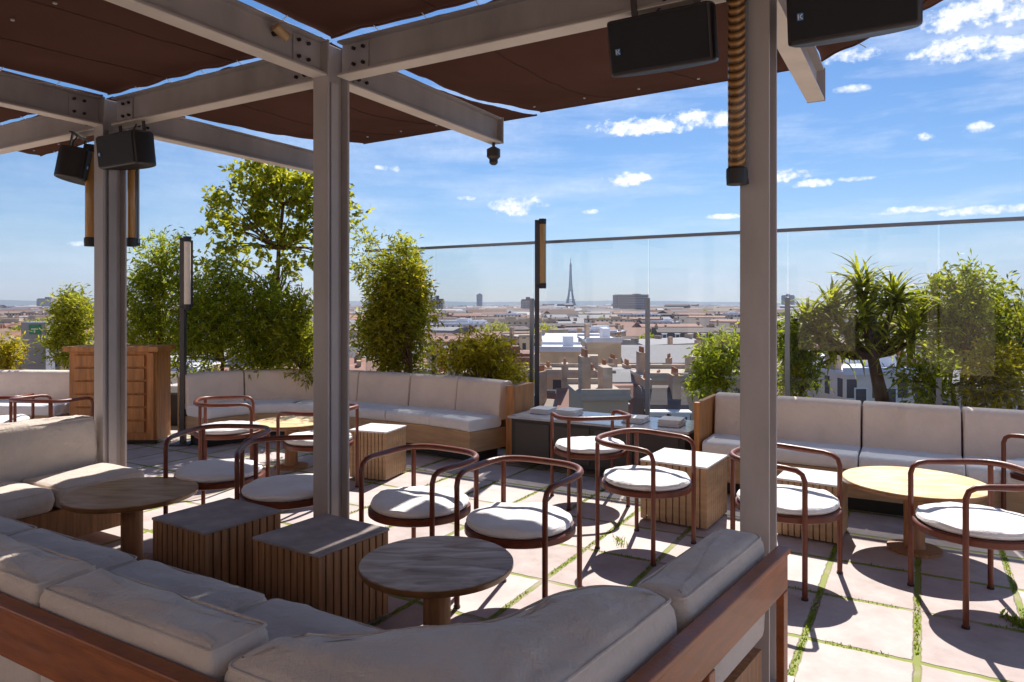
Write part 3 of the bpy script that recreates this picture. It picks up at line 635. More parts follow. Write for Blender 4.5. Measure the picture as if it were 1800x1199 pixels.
def bench(rt, path, seams, depth=.62, seat_seams=None):
    path = resample(path); L = [0]
    for a, b_ in zip(path[:-1], path[1:]): L.append(L[-1]+(b_-a).length)
    T = L[-1]
    def sub(s0, s1):
        o = []
        def at(s):
            for i in range(len(L)-1):
                if L[i+1] >= s or i == len(L)-2: return path[i].lerp(path[i+1], (s-L[i])/(L[i+1]-L[i]))
        o.append(at(s0)); o += [p for p, l in zip(path, L) if s0+.02 < l < s1-.02]; o.append(at(s1)); return o
    cuts = [0]+[s*T for s in seams]+[T]
    for a, b_ in zip(cuts[:-1], cuts[1:]):
        loft(rprof(.03, .21, .40, .80, .05, .12), sub(a+.008, b_-.008)).build('backrest_cushion', M['linen_warm'], rt, smooth=True, bevel=.012)
    cuts = [0]+[s*T for s in (seat_seams or seams)]+[T]
    for a, b_ in zip(cuts[:-1], cuts[1:]):
        loft(rprof(.15, depth, .33, .45, .045), sub(a+.006, b_-.006)).build('seat_cushion', M['linen_seat'], rt, smooth=True, bevel=.012)
    loft([(.0, .11), (.0, .76), (.028, .76), (.028, .11)], sub(0, T)).build('back_panel', M['panelwood'], rt)
    loft([(.10, .12), (.10, .328), (depth-.03, .328), (depth-.03, .12)], sub(0.01, T-.01)).build('plinth', M['panelwood'], rt)
    loft([(.16, 0), (.16, .119), (depth-.14, .119), (depth-.14, 0)], sub(0.06, T-.06)).build('recessed_base', M['black'], rt)
rs = root('banquette_sofa', 'long straight sofa with pale cushions along the glass on the right', 'sofa', P(6.4, -.3), 'sofas along the edge of the terrace')
bench(rs, [P(6.56, 1.60)[:2], P(6.60, -1.7)[:2]], [.155, .36, .57, .79])
b = MB(); q = P(6.28, 1.635); b.box((q.x, q.y, .385), (.66, .045, .77), U_DIR); b.build('side_panel', M['wood'], rs, bevel=.005)
lsofa = root('banquette_sofa', 'curved sofa with pale cushions in front of the bushes left of the dark console', 'sofa', P(6.3, 5), 'sofas along the edge of the terrace')
bench(lsofa, [P(5.10, 7.38)[:2], P(5.5, 7.36)[:2], P(6.0, 7.12)[:2], P(6.42, 6.55)[:2], P(6.54, 5.78)[:2], P(6.57, 4.5)[:2], P(6.50, 3.98)[:2], P(6.42, 3.70)[:2]], [.17, .36, .53, .70, .85])
b = MB(); q = P(6.40, 3.60); b.box((q.x, q.y, .385), (.42, .10, .77), U_DIR); b.build('side_panel', M['wood'], lsofa, bevel=.005)
fsofa = root('banquette_sofa', 'far sofa at the left edge of the photo beyond the two wire-framed chairs', 'sofa', (-6.0, 8.2, 0), 'sofas along the edge of the terrace')
bench(fsofa, [(-8.0, 8.75), (-6.6, 8.72), (-5.12, 8.60)], [.5])

# dark console between the sofas, with folded pale cloths on it
cs_ = root('console', 'low black console with a pale reflective top between the two long sofas', 'console', P(6.25, 2.75))
b = MB(); b.prism(rect(P, 6.05, 6.62, 1.76, 3.50), .06, .475); b.build('cabinet', M['black'], cs_, bevel=.006)
b = MB(); b.prism(rect(P, 6.02, 6.66, 1.72, 3.53), .476, .50); b.build('top', mat('pale_polished_top', (.42, .42, .45), .18, .3, 5), cs_, bevel=.004)
b = MB()
for k in range(4):
    b = MB(); b.prism(rect(P, 6.04, 6.047, 1.82+k*.42, 2.19+k*.42), .10, .44); b.build('door', M['housing'], cs_)
rng = random.Random(3)
for i, (u, v, l) in enumerate(((6.36, 3.30, 'folded pale napkins at the left end of the console'), (6.33, 3.0, 'folded pale napkins near the middle of the console'), (6.30, 2.3, 'folded pale napkins right of the middle of the console'), (6.28, 1.95, 'folded pale napkins at the right end of the console'))):
    c = P(u, v); b = MB()
    for k in range(4+i % 2):
        a = rng.uniform(-.12, .12); ax = (U_DIR + V_DIR*a).normalized(); b.box((c.x, c.y, .508+k*.013), (.22, .20, .012), ax)
    o = b.build('napkin_stack', M['linen_seat'], bevel=.004); tag(o, l, 'napkins', 'napkin stacks on the console')

# ================================================================= CHAIRS
def make_chair():
    r = root('armchair', 'x', 'chair', (0, 0, 0), 'rust-brown metal armchairs with round white seats')
    fr = .27; rz = .72
    def l(path, rad=.0135):
        b = MB(); b.tube(path, rad, 10); g_ = b.build('leg', M['rust'], r, smooth=True, world=False)
        b = MB(); b.lathe((path[0][0], path[0][1], 0), [(.017, 0), (.017, .012)], 12); b.build('foot', M['black'], g_, world=False)
    for s_ in (-1, 1):
        l([(s_*.245, .19, 0), (s_*.245, .19, .59)]); l([(s_*.225, -.205, 0), (s_*.225, -.205, .694)])
    path = [(.245, .19, .588), (.246, .19, .640), (.248, .178, .676), (.252, .150, .695), (.262, .10, .702)]
    for k in range(0, 25):
        a = math.pi*k/24; ca, sa = math.cos(a), math.sin(a); path.append((.268*math.copysign(abs(ca)**.62, ca), -.02-.235*abs(sa)**.62, .702+.012*sa))
    path += [(-x, y, z) for x, y, z in path[:5][::-1]]
    b = MB(); rad = [.0135]*3+[.015]*2+[.0175]*25+[.015]*2+[.0135]*3; b.tube(path, rad, 10); b.build('arm_rail', M['rust'], r, smooth=True, world=False)
    b = MB(); b.lathe((0, 0, 0), [(.22, .395), (.268, .395), (.274, .40), (.274, .428), (.268, .434), (.22, .434)], 40); b.build('seat_frame', M['rust'], r, smooth=True, world=False)
    b = MB(); pr = [(.245, .4345), (.258, .445), (.262, .458), (.255, .472), (.235, .480), (.20, .484), (.16, .486), (.12, .486), (.08, .485), (.04, .484), (.01, .484)]; b.lathe((0, 0, 0), pr, 48)
    for q in b.v:
        if q.z > .45: q.z += .016*mnoise.noise(Vector((q.x*6, q.y*6, 3))) + .006*mnoise.noise(Vector((q.x*20, q.y*14, 5)))
    o = b.build('seat_cushion', M['linen_seat'], r, smooth=True, world=False)
    return r
chair = make_chair()
def face(dx, dy): return math.atan2(-dx, dy)
spots = [ (1136, 4.66, face(.75, -.66), 'armchair in full sun left of the right post, in front of the ribbed cube'),
 (1037, 5.75, face(-.2, .98), 'armchair standing in front of the dark console'),
 (1384, 4.15, face(.72, -.69), 'armchair just right of the right post'),
 (1716, 3.74, face(-1, .05), 'armchair at the right edge of the photo'),
 (738, 4.10, face(-.55, -.83), 'armchair right of the middle post with its seat half in shadow'),
 (914, 3.76, face(-.52, -.85), 'armchair nearest to the round streaked table in front'),
 (508, 4.42, face(.15, -.99), 'armchair in the shade just left of the middle post'),
 (386, 4.86, face(-.1, -.99), 'armchair in the shade right of the left post'),
 (402, 6.55, face(.9, .3), 'far armchair by the curved sofa nearest the pale pole lamp'),
 (560, 6.05, face(-.9, .4), 'far armchair mostly behind the middle post'),
 (92, 6.75, face(.3, .95), 'armchair far left between the shaded sofa and the far sofa'),
 (-10, 6.9, face(-.3, .95), 'armchair cut off by the left edge of the photo'),
 (1850, 4.9, face(-.6, .8), 'armchair cut off by the right edge of the photo behind the nearest one')]
for i, (px, d, rz, lb) in enumerate(spots):
    o = chair if i == 0 else copy_tree(chair); o.location = Wp(px, d); o.rotation_euler = (0, 0, rz); o.scale = (1.08, 1.08, 1); relabel(o, lb)
    for ch in o.children:
        if ch.name.startswith('seat_cushion'): ch.rotation_euler = (0, 0, i*1.9); ch.location = (.004*math.sin(i*3), .004*math.cos(i*5), 0)

# ================================================================= ROUND TABLES
def table(px, d, R_, topm, label, zt=.45, edge='edge'):
    c = Wp(px, d); r = root('round_table', label, 'table', c, 'low round tables')
    b = MB(); b.lathe(c, [(R_-.02, zt-.035), (R_-.006, zt-.03), (R_, zt-.018), (R_-.001, zt-.004)], 64); b.build('table_edge', M[edge], r, smooth=True)
    b = MB(); b.lathe(c, [(R_-.004, zt-.003), (R_-.006, zt), (.05, zt)], 64); b.build('table_top', M[topm], r)
    b = MB(); b.lathe(c, [(.16, 0), (.16, .018), (.07, .024), (.062, .05), (.062, zt-.036)], 32); b.build('pedestal', M['ribwood'], r, smooth=True)
table(768, 3.17, .345, 'onyx', 'round streaked stone table in the shade in front of the armchairs')
table(232, 4.34, .375, 'onyx_brown', 'round brown table in the shade near the left post')
table(1607, 4.60, .43, 'onyx_gold', 'round golden table in the sun before the straight sofa')
table(512, 6.95, .36, 'onyx_gold', 'far round golden table before the curved sofa')

# ================================================================= RIBBED CUBES
def cube(c, size, h, label, ang=R(-33), mt='ribwood', top='stonetop'):
    r = root('cube_table', label, 'side table', c, 'ribbed wooden cube tables')
    ax = Vector((math.cos(ang), math.sin(ang), 0)); ay = Vector((-ax.y, ax.x, 0))
    b = MB(); b.box((c.x, c.y, (h-.02)/2+.02), (size-.03, size-.03, h-.06), ax); b.build('body', M[mt], r)
    b = MB(); n_ = 10; st_ = size/n_
    for k in range(n_):
        o_ = -size/2 + st_*(k+.5)
        for s_ in (-1, 1):
            p = c + ax*o_ + ay*s_*(size/2-.008); b.box((p.x, p.y, h/2), (st_*.80, .018, h-.03), ax)
            p = c + ay*o_ + ax*s_*(size/2-.008); b.box((p.x, p.y, h/2), (  .018, st_*.80, h-.031), ax)
    b.build('slats', M[mt], r, bevel=.002)
    b = MB(); b.box((c.x, c.y, h-.007), (size+.006, size+.006, .014), ax); b.build('top', M[top], r, bevel=.003)
cube(Wp(566, 3.56), .47, .45, 'ribbed cube table with a grey top nearest to the streaked round table')
cube(Wp(383, 3.88), .47, .45, 'grey-topped ribbed cube table beside the brown round table near the left post')
cube(Wp(1203, 5.32), .50, .45, 'ribbed cube table in the sun left of the right post', top='linen_seat', mt='panelwood')
cube(Wp(1428, 4.95), .40, .40, 'ribbed cube table behind the chair right of the right post', mt='panelwood', top='linen_seat')
cube(Wp(665, 6.6), .38, .45, 'pale ribbed cube table just right of the middle post', mt='panelwood', top='linen_seat', ang=R(-20))

# ================================================================= CABINET AND SIGN PANEL
cb = root('cabinet', 'tall slatted wooden cabinet behind the left post', 'cabinet', (-4.35, 8.2, 0))
def cbox(x0, x1, y0, y1, z0, z1, name, m, bev=.004):
    b = MB(); b.box(((x0+x1)/2, (y0+y1)/2, (z0+z1)/2), (x1-x0, y1-y0, z1-z0)); return b.build(name, M[m], cb, bevel=bev)
cbox(-5.05, -4.05, 8.05, 8.38, .05, 1.06, 'body', 'wood'); cbox(-5.09, -4.01, 7.99, 8.42, 1.062, 1.12, 'top', 'wood')
for k in range(6): cbox(-4.98, -4.18, 8.02, 8.047, .14+k*.15, .27+k*.15, 'board', 'wood')
cbox(-4.14, -4.07, 8.01, 8.047, .06, 1.05, 'corner_post', 'wood'); cbox(-5.05, -4.07, 8.10, 8.35, 0, .047, 'base', 'black')
sp = root('sign_panel', 'lavender grey upright panel with a small green sign by the left edge', 'sign', (-7.1, 10.4, 0))
b = MB(); b.box((-6.98, 10.4, .65), (.36, .22, 1.38)); b.build('panel', M['grey_panel'], sp, bevel=.01)
b = MB(); b.box((-6.95, 10.284, 1.235), (.17, .01, .14)); b.build('green_sign', M['green_sign'], sp)
b = MB(); b.box((-6.95, 10.2775, 1.24), (.10, .004, .018)); b.box((-6.95, 10.2775, 1.21), (.02, .004, .05)); b.build('sign_mark', M['white'], sp)

# ================================================================= PLANTERS AND PLANTS
def planter(rect_, h, label):
    c = sum((Vector(q) for q in rect_), Vector((0, 0)))/4; r = root('planter', label, 'planter', (c.x, c.y, 0), 'dark planters behind the sofas')
    b = MB(); b.prism(rect_, 0 if h > 0 else -1, h); b.build('box', M['planter'], r, bevel=.01)
    ins = [tuple(c + (Vector(q)-c)*.94) for q in rect_]; b = MB(); b.prism(ins, h-.02, h+.012); b.build('soil', M['soil'], r)
planter(rect(P, 6.72, 7.28, 3.9, 7.9), .42, 'long dark planter behind the curved sofa')
planter(rect(P, 7.5, 8.3, 4.4, 8.6), .40, 'dark planter with the tall tree behind the curved sofa')
planter(rect(P, 7.42, 8.2, -3.4, 1.9), .30, 'long dark planter beyond the glass on the right')
planter([(-9, 9.3), (-3.9, 9.3), (-3.9, 10.1), (-9, 10.1)], .42, 'dark planter behind the cabinet and the far sofa')
tb = MB(); tb.prism(rect(P, 7.6, 9.4, -6.9, 6.58), -.6, -.02); tag(tb.build('roof_ledge', mat('ledge', (.30, .28, .27), .8, .2, 2)), 'pale roof ledge just outside the glass screen', 'ledge')
def leafset(b, c, rad, ncl, nl, ll, lw, rg, droop=.2, shell=.45):
    for _ in range(ncl):
        while True:
            q = Vector((rg.uniform(-1, 1), rg.uniform(-1, 1), rg.uniform(-1, 1)))
            if shell*rg.random() < q.length <= 1: break
        q = Vector((q.x*rad[0], q.y*rad[1], q.z*rad[2])); out = q.normalized() if q.length > 0 else Vector((0, 0, 1))
        cc_ = c + q; tw = (out*.7 + Vector((rg.gauss(0, .5), rg.gauss(0, .5), rg.gauss(.35, .5)))).normalized(); TL = ll*rg.uniform(1.4, 2.6)
        for k in range(nl):
            p = cc_ + tw*TL*(k/nl) ; a = (tw*.45 + Vector((rg.gauss(0, .7), rg.gauss(0, .7), rg.gauss(-droop*.3, .6)))).normalized()
            s_ = a.cross(Vector((rg.gauss(0, 1), rg.gauss(0, 1), rg.gauss(0, 1)))).normalized(); L = ll*rg.uniform(.6, 1.2); w = lw*rg.uniform(.7, 1.2)
            e_ = p + a*L + Vector((0, 0, -droop*L*.4)); m_ = p + a*L*.5
            b.add([p, m_+s_*w*.5, e_, m_-s_*w*.5], [(0, 1, 2, 3)])
def plant(name, label, cat, base, trunk, blobs, leafm, ll=.08, lw=.025, seed=0, droop=.2, trad=.03, group=None, branches=True, nl=7, shell=.45):
    rg = random.Random(seed); r = root(name, label, cat, base, group); base = Vector(base)
    b = MB(); t_ = [base + Vector(q) for q in trunk]; rr = [trad*(1-.55*i/(len(t_)-1)) for i in range(len(t_))]; b.tube(t_, rr, 9)
    for (c, rad, n_) in blobs:
        c = base + Vector(c); st_ = min(t_[1:], key=lambda q: (q-c).length - (.4 if q.z < c.z else 0)) if branches else t_[-1]
        for _ in range(4):
            e_ = c + Vector((rg.uniform(-.75, .75)*rad[0], rg.uniform(-.75, .75)*rad[1], rg.uniform(-.5, .8)*rad[2])); mid = st_.lerp(e_, .5) + Vector((rg.gauss(0, .05), rg.gauss(0, .05), .04))
            b.tube([st_, st_.lerp(mid, .6), mid, e_], [trad*.42, trad*.34, trad*.26, trad*.10], 5)
    b.build('trunk', M['trunk'], r, smooth=True)
    b = MB()
    for (c, rad, n_) in blobs: leafset(b, base + Vector(c), rad, n_, nl, ll, lw, rg, droop, shell)
    b.build('crown', M[leafm], r, fixn=False); return r
def zpx(py, d): return H - (py-HY)*d/F
# tall airy tree behind the middle post
D = 9.6
def B(px, py, rx, rz, n, d=D, base=None, ry=None):      # blob from photo measures
    p = Wp(px, d, zpx(py, d)); return ((p - base)[:], (rx*d/F, (ry or (rx+rz)/2)*d/F, rz*d/F), n)
bs = Wp(490, D, .35)
plant('tree', 'tall airy yellow-green tree behind the middle post', 'tree', bs, [(0, 0, 0), (.02, 0, .6), (-.04, .03, 1.3), (.0, 0, 2.0), (.06, 0, 2.6), (.03, 0, 3.0)],
 [B(455, 310, 52, 26, 90, D, bs), B(500, 330, 58, 32, 110, D, bs), B(560, 345, 50, 42, 100, D, bs), B(420, 365, 50, 32, 80, D, bs), B(385, 400, 25, 25, 26, D, bs), B(500, 385, 48, 26, 60, D, bs),
  B(600, 385, 30, 30, 44, D, bs), B(440, 430, 50, 25, 30, D, bs), B(540, 440, 45, 35, 60, D, bs), B(395, 465, 40, 22, 26, D, bs), B(500, 480, 32, 20, 20, D, bs)], 'leaf_olive', .095, .055, 1, trad=.040, nl=9)
def bush(px0, px1, py0, py1, d, leafm, label, n=700, seed=0, ll=.09, lw=.022, z0=.35, lumps=9, name='shrub', group='shrubs behind the sofas', droop=.3):
    rg = random.Random(seed); cx = (px0+px1)/2; base = Wp(cx, d, z0); w = (px1-px0)/2; h = (py1-py0); blobs = []
    for k in range(lumps):
        f = k/lumps; py = py0 + h*(.22 + .7*f); spread = .6+.4*f
        blobs.append(B(cx + rg.uniform(-1, 1)*w*spread*.8, py, w*rg.uniform(.38, .58), h*rg.uniform(.15, .22), int(n/lumps), d + rg.uniform(-.2, .2), base))
    blobs.append(B(cx + rg.uniform(-.3, .3)*w, py0+h*.16, w*.3, h*.16, int(n/lumps*.5), d, base)); top = zpx(py0, d) - z0
    return plant(name, label, 'shrub', base, [(0, 0, 0), (.03, 0, top*.3), (-.02, .02, top*.6), (.02, 0, top*.8)], blobs, leafm, ll, lw, seed, droop, .028, group)
bush(210, 350, 412, 650, 9.1, 'leaf', 'tall green shrub left of the pale pole lamp', 1100, 11)
bush(315, 460, 462, 655, 8.9, 'leaf', 'dense green shrub just right of the pale pole lamp', 1150, 12)
bush(385, 540, 490, 660, 8.9, 'leaf', 'green shrub under the tall airy tree', 1050, 13)
bush(480, 575, 520, 655, 8.8, 'leaf_olive', 'dark shrub at the foot of the middle post', 800, 14)
bush(590, 750, 418, 660, 8.75, 'leaf_olive', 'big yellow-green shrub right of the middle post', 1500, 15)
bush(650, 785, 465, 660, 8.6, 'leaf_yellow', 'yellowing shrub at the left end of the glass screen', 900, 16)
bush(765, 915, 595, 680, 8.2, 'leaf_yellow', 'low yellowish shrub behind the right end of the curved sofa', 650, 17, lumps=7)
bush(85, 190, 512, 645, 9.6, 'leaf_olive', 'round shrub left of the left post', 700, 18)
bush(-10, 50, 600, 655, 9.6, 'leaf_yellow', 'small yellow flowering shrub at the left edge', 160, 19, lumps=5)
bush(1222, 1318, 590, 700, 7.45, 'leaf', 'small dark shrub left of the right post', 420, 20, group='shrubs beyond the glass')
bush(1365, 1440, 560, 705, 7.3, 'leaf', 'dark shrub just right of the right post', 420, 21, group='shrubs beyond the glass')
# strappy leaved tree with a leaning trunk
D2 = 7.05; bs = Wp(1562, D2, .3)
def rosette(b, c, n, L, w, rg, up=.25):
    for _ in range(n):
        a = rg.random()*6.283; e0 = rg.uniform(-.5, 1.3) + up; l = L*rg.uniform(.6, 1.15); h = Vector((math.cos(a), math.sin(a), 0)); p = c + Vector((rg.gauss(0, .02), rg.gauss(0, .02), rg.gauss(0, .05)))
        sd_ = Vector((-h.y, h.x, 0)); sd_ = (sd_ + Vector((0, 0, rg.gauss(0, .3)))).normalized(); pts = []; q = p.copy(); e_ = e0
        for k in range(5):
            ww = w*(.45, 1, .9, .6, .04)[k]; pts += [q - sd_*ww*.5, q + sd_*ww*.5]; q = q + (h*math.cos(e_) + Vector((0, 0, math.sin(e_))))*l/4; e_ -= rg.uniform(.15, .5)
        b.add(pts, [(2*k, 2*k+1, 2*k+3, 2*k+2) for k in range(4)])
rr_ = random.Random(31); yt = root('tree', 'small palm-like tree with drooping strap leaves and a leaning brown trunk beyond the glass', 'tree', bs)
heads = [Wp(px, D2+dy, zpx(py, D2)) for px, py, dy in ((1515, 518, 0), (1462, 552, .15), (1572, 536, -.1), (1625, 560, .25), (1420, 575, .2), (1600, 600, -.1), (1520, 565, -.2), (1440, 595, .1), (1590, 575, .2), (1495, 605, -.1), (1530, 535, .2), (1545, 600, .1), (1465, 620, .2))]
tp = [bs + Vector(q) for q in ((0, 0, 0), (-.03, 0, .22), (-.10, 0, .5), (-.16, 0, .78), (-.21, 0, 1.0))]
b = MB(); b.tube(tp, [.085, .075, .062, .052, .04], 10)
for h_q in heads: b.tube([tp[-2], tp[-2].lerp(h_q, .5) + Vector((0, 0, -.04)), h_q], [.035, .028, .02], 7)
b.build('trunk', M['trunk'], yt, smooth=True)
b = MB()
for k, h_q in enumerate(heads): rosette(b, h_q, 120 if k < 4 else 80, .44 if k < 6 else .36, .036, rr_)
b.build('crown', M['leaf_olive'], yt, fixn=False)
def rtree(px, d, pys, label, seed, leafm, w=62, n=150, ll=.09, lw=.026):
    base = Wp(px, d, .3); rg = random.Random(seed); bl = []
    for k, py in enumerate(pys): bl.append(B(px + rg.uniform(-1, 1)*w*.6, py, w*rg.uniform(.6, .9), 30, n, d + rg.uniform(-.15, .15), base))
    plant('shrub', label, 'shrub', base, [(0, 0, 0), (.03, 0, .25), (-.03, 0, .5), (0, 0, .75)], bl, leafm, ll, lw, seed, .35, .03, 'shrubs beyond the glass')
rtree(1675, 7.2, (520, 560, 585, 610), 'light green shrub right of the leaning tree', 41, 'leaf_olive', 62, 120)
rtree(1695, 6.9, (505, 535, 560), 'taller light green sprays behind the right end of the straight sofa', 42, 'leaf', 38, 60)
rtree(1790, 7.0, (530, 560, 590, 615), 'pale green shrub at the right edge', 43, 'leaf_olive', 60, 75)
rtree(1775, 6.4, (645, 670, 690), 'yellow shrub at the right edge above the straight sofa', 44, 'leaf_yellow', 60, 110)
rtree(1640, 6.6, (660, 685), 'low green shrub behind the straight sofa', 45, 'leaf', 50, 70)

# ================================================================= CITY
def wall_mat(name, col, dark=(.06, .06, .07)):
    m = mat(name, col, .85, .12, .12); t = m.node_tree; p = t.nodes['Principled BSDF']; src = p.inputs['Base Color'].links[0].from_socket
    c = N(t, 'ShaderNodeTexCoord'); s = N(t, 'ShaderNodeSeparateXYZ'); t.links.new(c.outputs['Object'], s.inputs[0])
    g_ = N(t, 'ShaderNodeNewGeometry'); vt = N(t, 'ShaderNodeVectorTransform', vector_type='NORMAL', convert_from='WORLD', convert_to='OBJECT'); t.links.new(g_.outputs['Normal'], vt.inputs[0])
    sn = N(t, 'ShaderNodeSeparateXYZ'); t.links.new(vt.outputs[0], sn.inputs[0]); fx = mth(t, 'GREATER_THAN', mth(t, 'ABSOLUTE', sn.outputs[1]), .5)
    h = mth(t, 'ADD', mth(t, 'MULTIPLY', s.outputs[0], fx), mth(t, 'MULTIPLY', s.outputs[1], mth(t, 'SUBTRACT', 1.0, fx)))
    a = mth(t, 'ABSOLUTE', mth(t, 'SUBTRACT', mth(t, 'FRACT', mth(t, 'DIVIDE', h, 2.6)), .5)); b_ = mth(t, 'ABSOLUTE', mth(t, 'SUBTRACT', mth(t, 'FRACT', mth(t, 'DIVIDE', s.outputs[2], 3.1)), .5))
    w = mth(t, 'MULTIPLY', mth(t, 'LESS_THAN', a, .2), mth(t, 'LESS_THAN', b_, .3)); w = mth(t, 'MULTIPLY', w, mth(t, 'LESS_THAN', mth(t, 'ABSOLUTE', sn.outputs[2]), .4))
    mx = N(t, 'ShaderNodeMixRGB'); t.links.new(w, mx.inputs[0]); t.links.new(src, mx.inputs[1]); mx.inputs[2].default_value = (*dark, 1); t.links.new(mx.outputs[0], p.inputs['Base Color']); return m
WALLS = [wall_mat('cream_wall', (.64, .49, .34)), wall_mat('buff_wall', (.56, .40, .26)), wall_mat('white_wall', (.74, .66, .58)), wall_mat('brown_brick_wall', (.34, .20, .13)), wall_mat('grey_wall', (.46, .40, .37))]
WN = ['cream', 'buff', 'white', 'brown brick', 'grey']
BLANK = mat('blank_party_wall', (.62, .47, .31), .9, .2, .25)
ROOFS = [mat('zinc_roof', (.32, .30, .30), .75, .15, .3, spec=.2), mat('slate_roof', (.15, .12, .11), .85, .2, .3, spec=.2), mat('white_flat_roof', (.70, .70, .75), .7, .1, .3), mat('tile_roof', (.28, .13, .09), .8, .3, .3), mat('gravel_roof', (.46, .37, .29), .9, .2, .3)]
RN = ['zinc', 'slate', 'white flat', 'red tiled', 'gravel']
CHIM = mat('chimney', (.52, .36, .25), .9, .3, .5); POT = mat('chimney_pots', (.42, .17, .08), .8)
WIN = mat('window_glass', (.05, .055, .07), .15)
def house(x, y, w, dp, top, rz, wi, ri, rtype, label, group, nch=2, wm=None, windows=False, seed=0):
    rg = random.Random(seed); r = root('building', label, 'building', (x, y, GZ), group, rz=rz); eave = top - GZ - (3.2 if rtype != 'flat' else .5)
    b = MB(); b.box((0, 0, eave/2), (w, dp, eave)); b.build('wall', wm or WALLS[wi], r, world=False)
    b = MB()
    if rtype == 'flat':
        b.box((0, 0, eave+.15), (w+.3, dp+.3, .3)); b.box((0, -dp/2+.15, eave+.5), (w+.3, .3, .4)); b.box((0, dp/2-.15, eave+.5), (w+.3, .3, .4))
        b.box((w*.2, 0, eave+1.1), (w*.22, dp*.3, 1.6))
    elif rtype == 'mansard':
        i1, i2 = 1.1, dp*.38; z1, z2 = 2.2, 3.2
        vs = []
        for ins, z in ((-.2, 0), (i1, z1), (i2, z2)): vs += [(-w/2+(ins if ins < 0 else 0), -dp/2+ins, eave+z), (w/2-(ins if ins < 0 else 0), -dp/2+ins, eave+z), (w/2-(ins if ins < 0 else 0), dp/2-ins, eave+z), (-w/2+(ins if ins < 0 else 0), dp/2-ins, eave+z)]
        fs = [(0, 1, 2, 3), (8, 9, 10, 11)]
        for k in (0, 4):
            for j in range(4): fs.append((k+j, k+(j+1) % 4, k+4+(j+1) % 4, k+4+j))
        b.add(vs, fs)
    else:
        rh = min(3.2, dp*.22); vs = [(-w/2-.3, -dp/2-.3, eave), (w/2+.3, -dp/2-.3, eave), (w/2+.3, dp/2+.3, eave), (-w/2-.3, dp/2+.3, eave), (-w/2-.3, 0, eave+rh), (w/2+.3, 0, eave+rh)]
        b.add(vs, [(0, 1, 2, 3), (0, 1, 5, 4), (2, 3, 4, 5), (0, 4, 3), (1, 2, 5)])
    ro = b.build('roof', ROOFS[ri], r, world=False)
    for k in range(nch):
        zb = eave+1.2 if rtype != 'flat' else eave-.4; xx = (-w/2+.5) if k == 0 else (w/2-.7 if k == 1 else 0); yy = rg.uniform(-.2, .2)*dp; hh = rg.uniform(.3, 1.1)
        b = MB(); b.box((xx, yy, zb+1+hh/2), (.6, min(2.2, dp*.25), 2.0+hh)); ch = b.build('chimney', CHIM, ro, world=False)
        if windows:
            for j in range(4): b = MB(); b.lathe((xx, yy-.75+j*.5, zb+2+hh), [(.13, 0), (.10, .5)], 7); ch_ = b.build('chimney_pot', POT, ro, world=False)
    if windows and rtype == 'mansard':
        for k in range(max(2, int(w/3.2))):
            xx = -w/2 + w*(k+.5)/max(2, int(w/3.2)); b = MB(); b.box((xx, -dp/2+.45, eave+.95), (1.25, 1.3, 1.7)); b.box((xx, -dp/2+.4, eave+1.86), (1.5, 1.5, .12)); dm = b.build('dormer', M['white'], ro, world=False)
            b = MB(); b.box((xx, -dp/2-.22, eave+.95), (.85, .04, 1.25)); b.build('pane', WIN, ro, world=False)
    if windows:
        nx = max(2, int(w/3))
        for row in range(3):
            for k in range(nx):
                b = MB(); xx = -w/2 + w*(k+.5)/nx; zz = eave-2.2-row*3.1; b.box((xx, -dp/2-.03, zz), (1.3, .1, 1.9)); f_ = b.build('window', M['white'], r, world=False)
                b = MB(); b.box((xx, -dp/2-.09, zz), (1.05, .03, 1.65)); b.build('pane', WIN, f_, world=False)
    return r
def tz(py, d): return H - (py-HY)*d/F
named = [ # px0, px1, py_top, d, depth, wall, roof, type, label, blank, windows
 (945, 1030, 612, 95, 12, 0, 2, 'flat', 'buff building with a blank party wall just right of the amber pole lamp', True, False),
 (1032, 1092, 596, 104, 14, 0, 2, 'flat', 'blank-walled buff building with a white roof in front of the tower', True, False),
 (1095, 1245, 604, 118, 12, 4, 0, 'gable', 'long grey building with a bright zinc roof left of the right post', False, True),
 (1160, 1320, 578, 190, 16, 3, 1, 'mansard', 'long dark slate-roofed building behind the zinc one', False, True),
 (1085, 1140, 518, 900, 40, 4, 4, 'flat', 'tall grey tower block standing above the skyline left of the right post', False, False),
 (955, 1070, 588, 165, 16, 2, 2, 'gable', 'building with a bright white roof behind the blank party walls', False, False),
 (990, 1065, 668, 60, 9, 1, 3, 'gable', 'near red-roofed building right of the amber pole lamp', False, True),
 (1062, 1130, 655, 66, 9, 0, 0, 'mansard', 'near zinc-roofed building behind the far armchair', False, True),
 (1020, 1100, 690, 46, 7, 1, 4, 'flat', 'nearest flat-roofed building just above the console', False, True),
 (1140, 1220, 690, 48, 7, 1, 1, 'mansard', 'nearest slate-roofed building just above the right end of the console', False, True),
 (1135, 1300, 660, 62, 9, 1, 4, 'flat', 'near flat-roofed building behind the armchair left of the right post', False, True),
 (880, 985, 668, 66, 10, 0, 3, 'gable', 'near building with a red tiled roof behind the amber pole lamp', False, True),
 (760, 900, 640, 80, 10, 1, 3, 'mansard', 'near brown building left of the amber pole lamp', False, True),
 (1330, 1480, 640, 85, 11, 2, 4, 'mansard', 'near white-walled building behind the leaning tree', False, True),
 (1480, 1640, 650, 70, 10, 2, 2, 'flat', 'near white-roofed building below the leaning tree', False, True),
 (1640, 1830, 640, 75, 10, 4, 0, 'gable', 'near grey building at the right edge beyond the shrubs', False, True),
 (-60, 60, 590, 90, 12, 3, 0, 'gable', 'near building with a zinc roof at the left edge', False, True)]
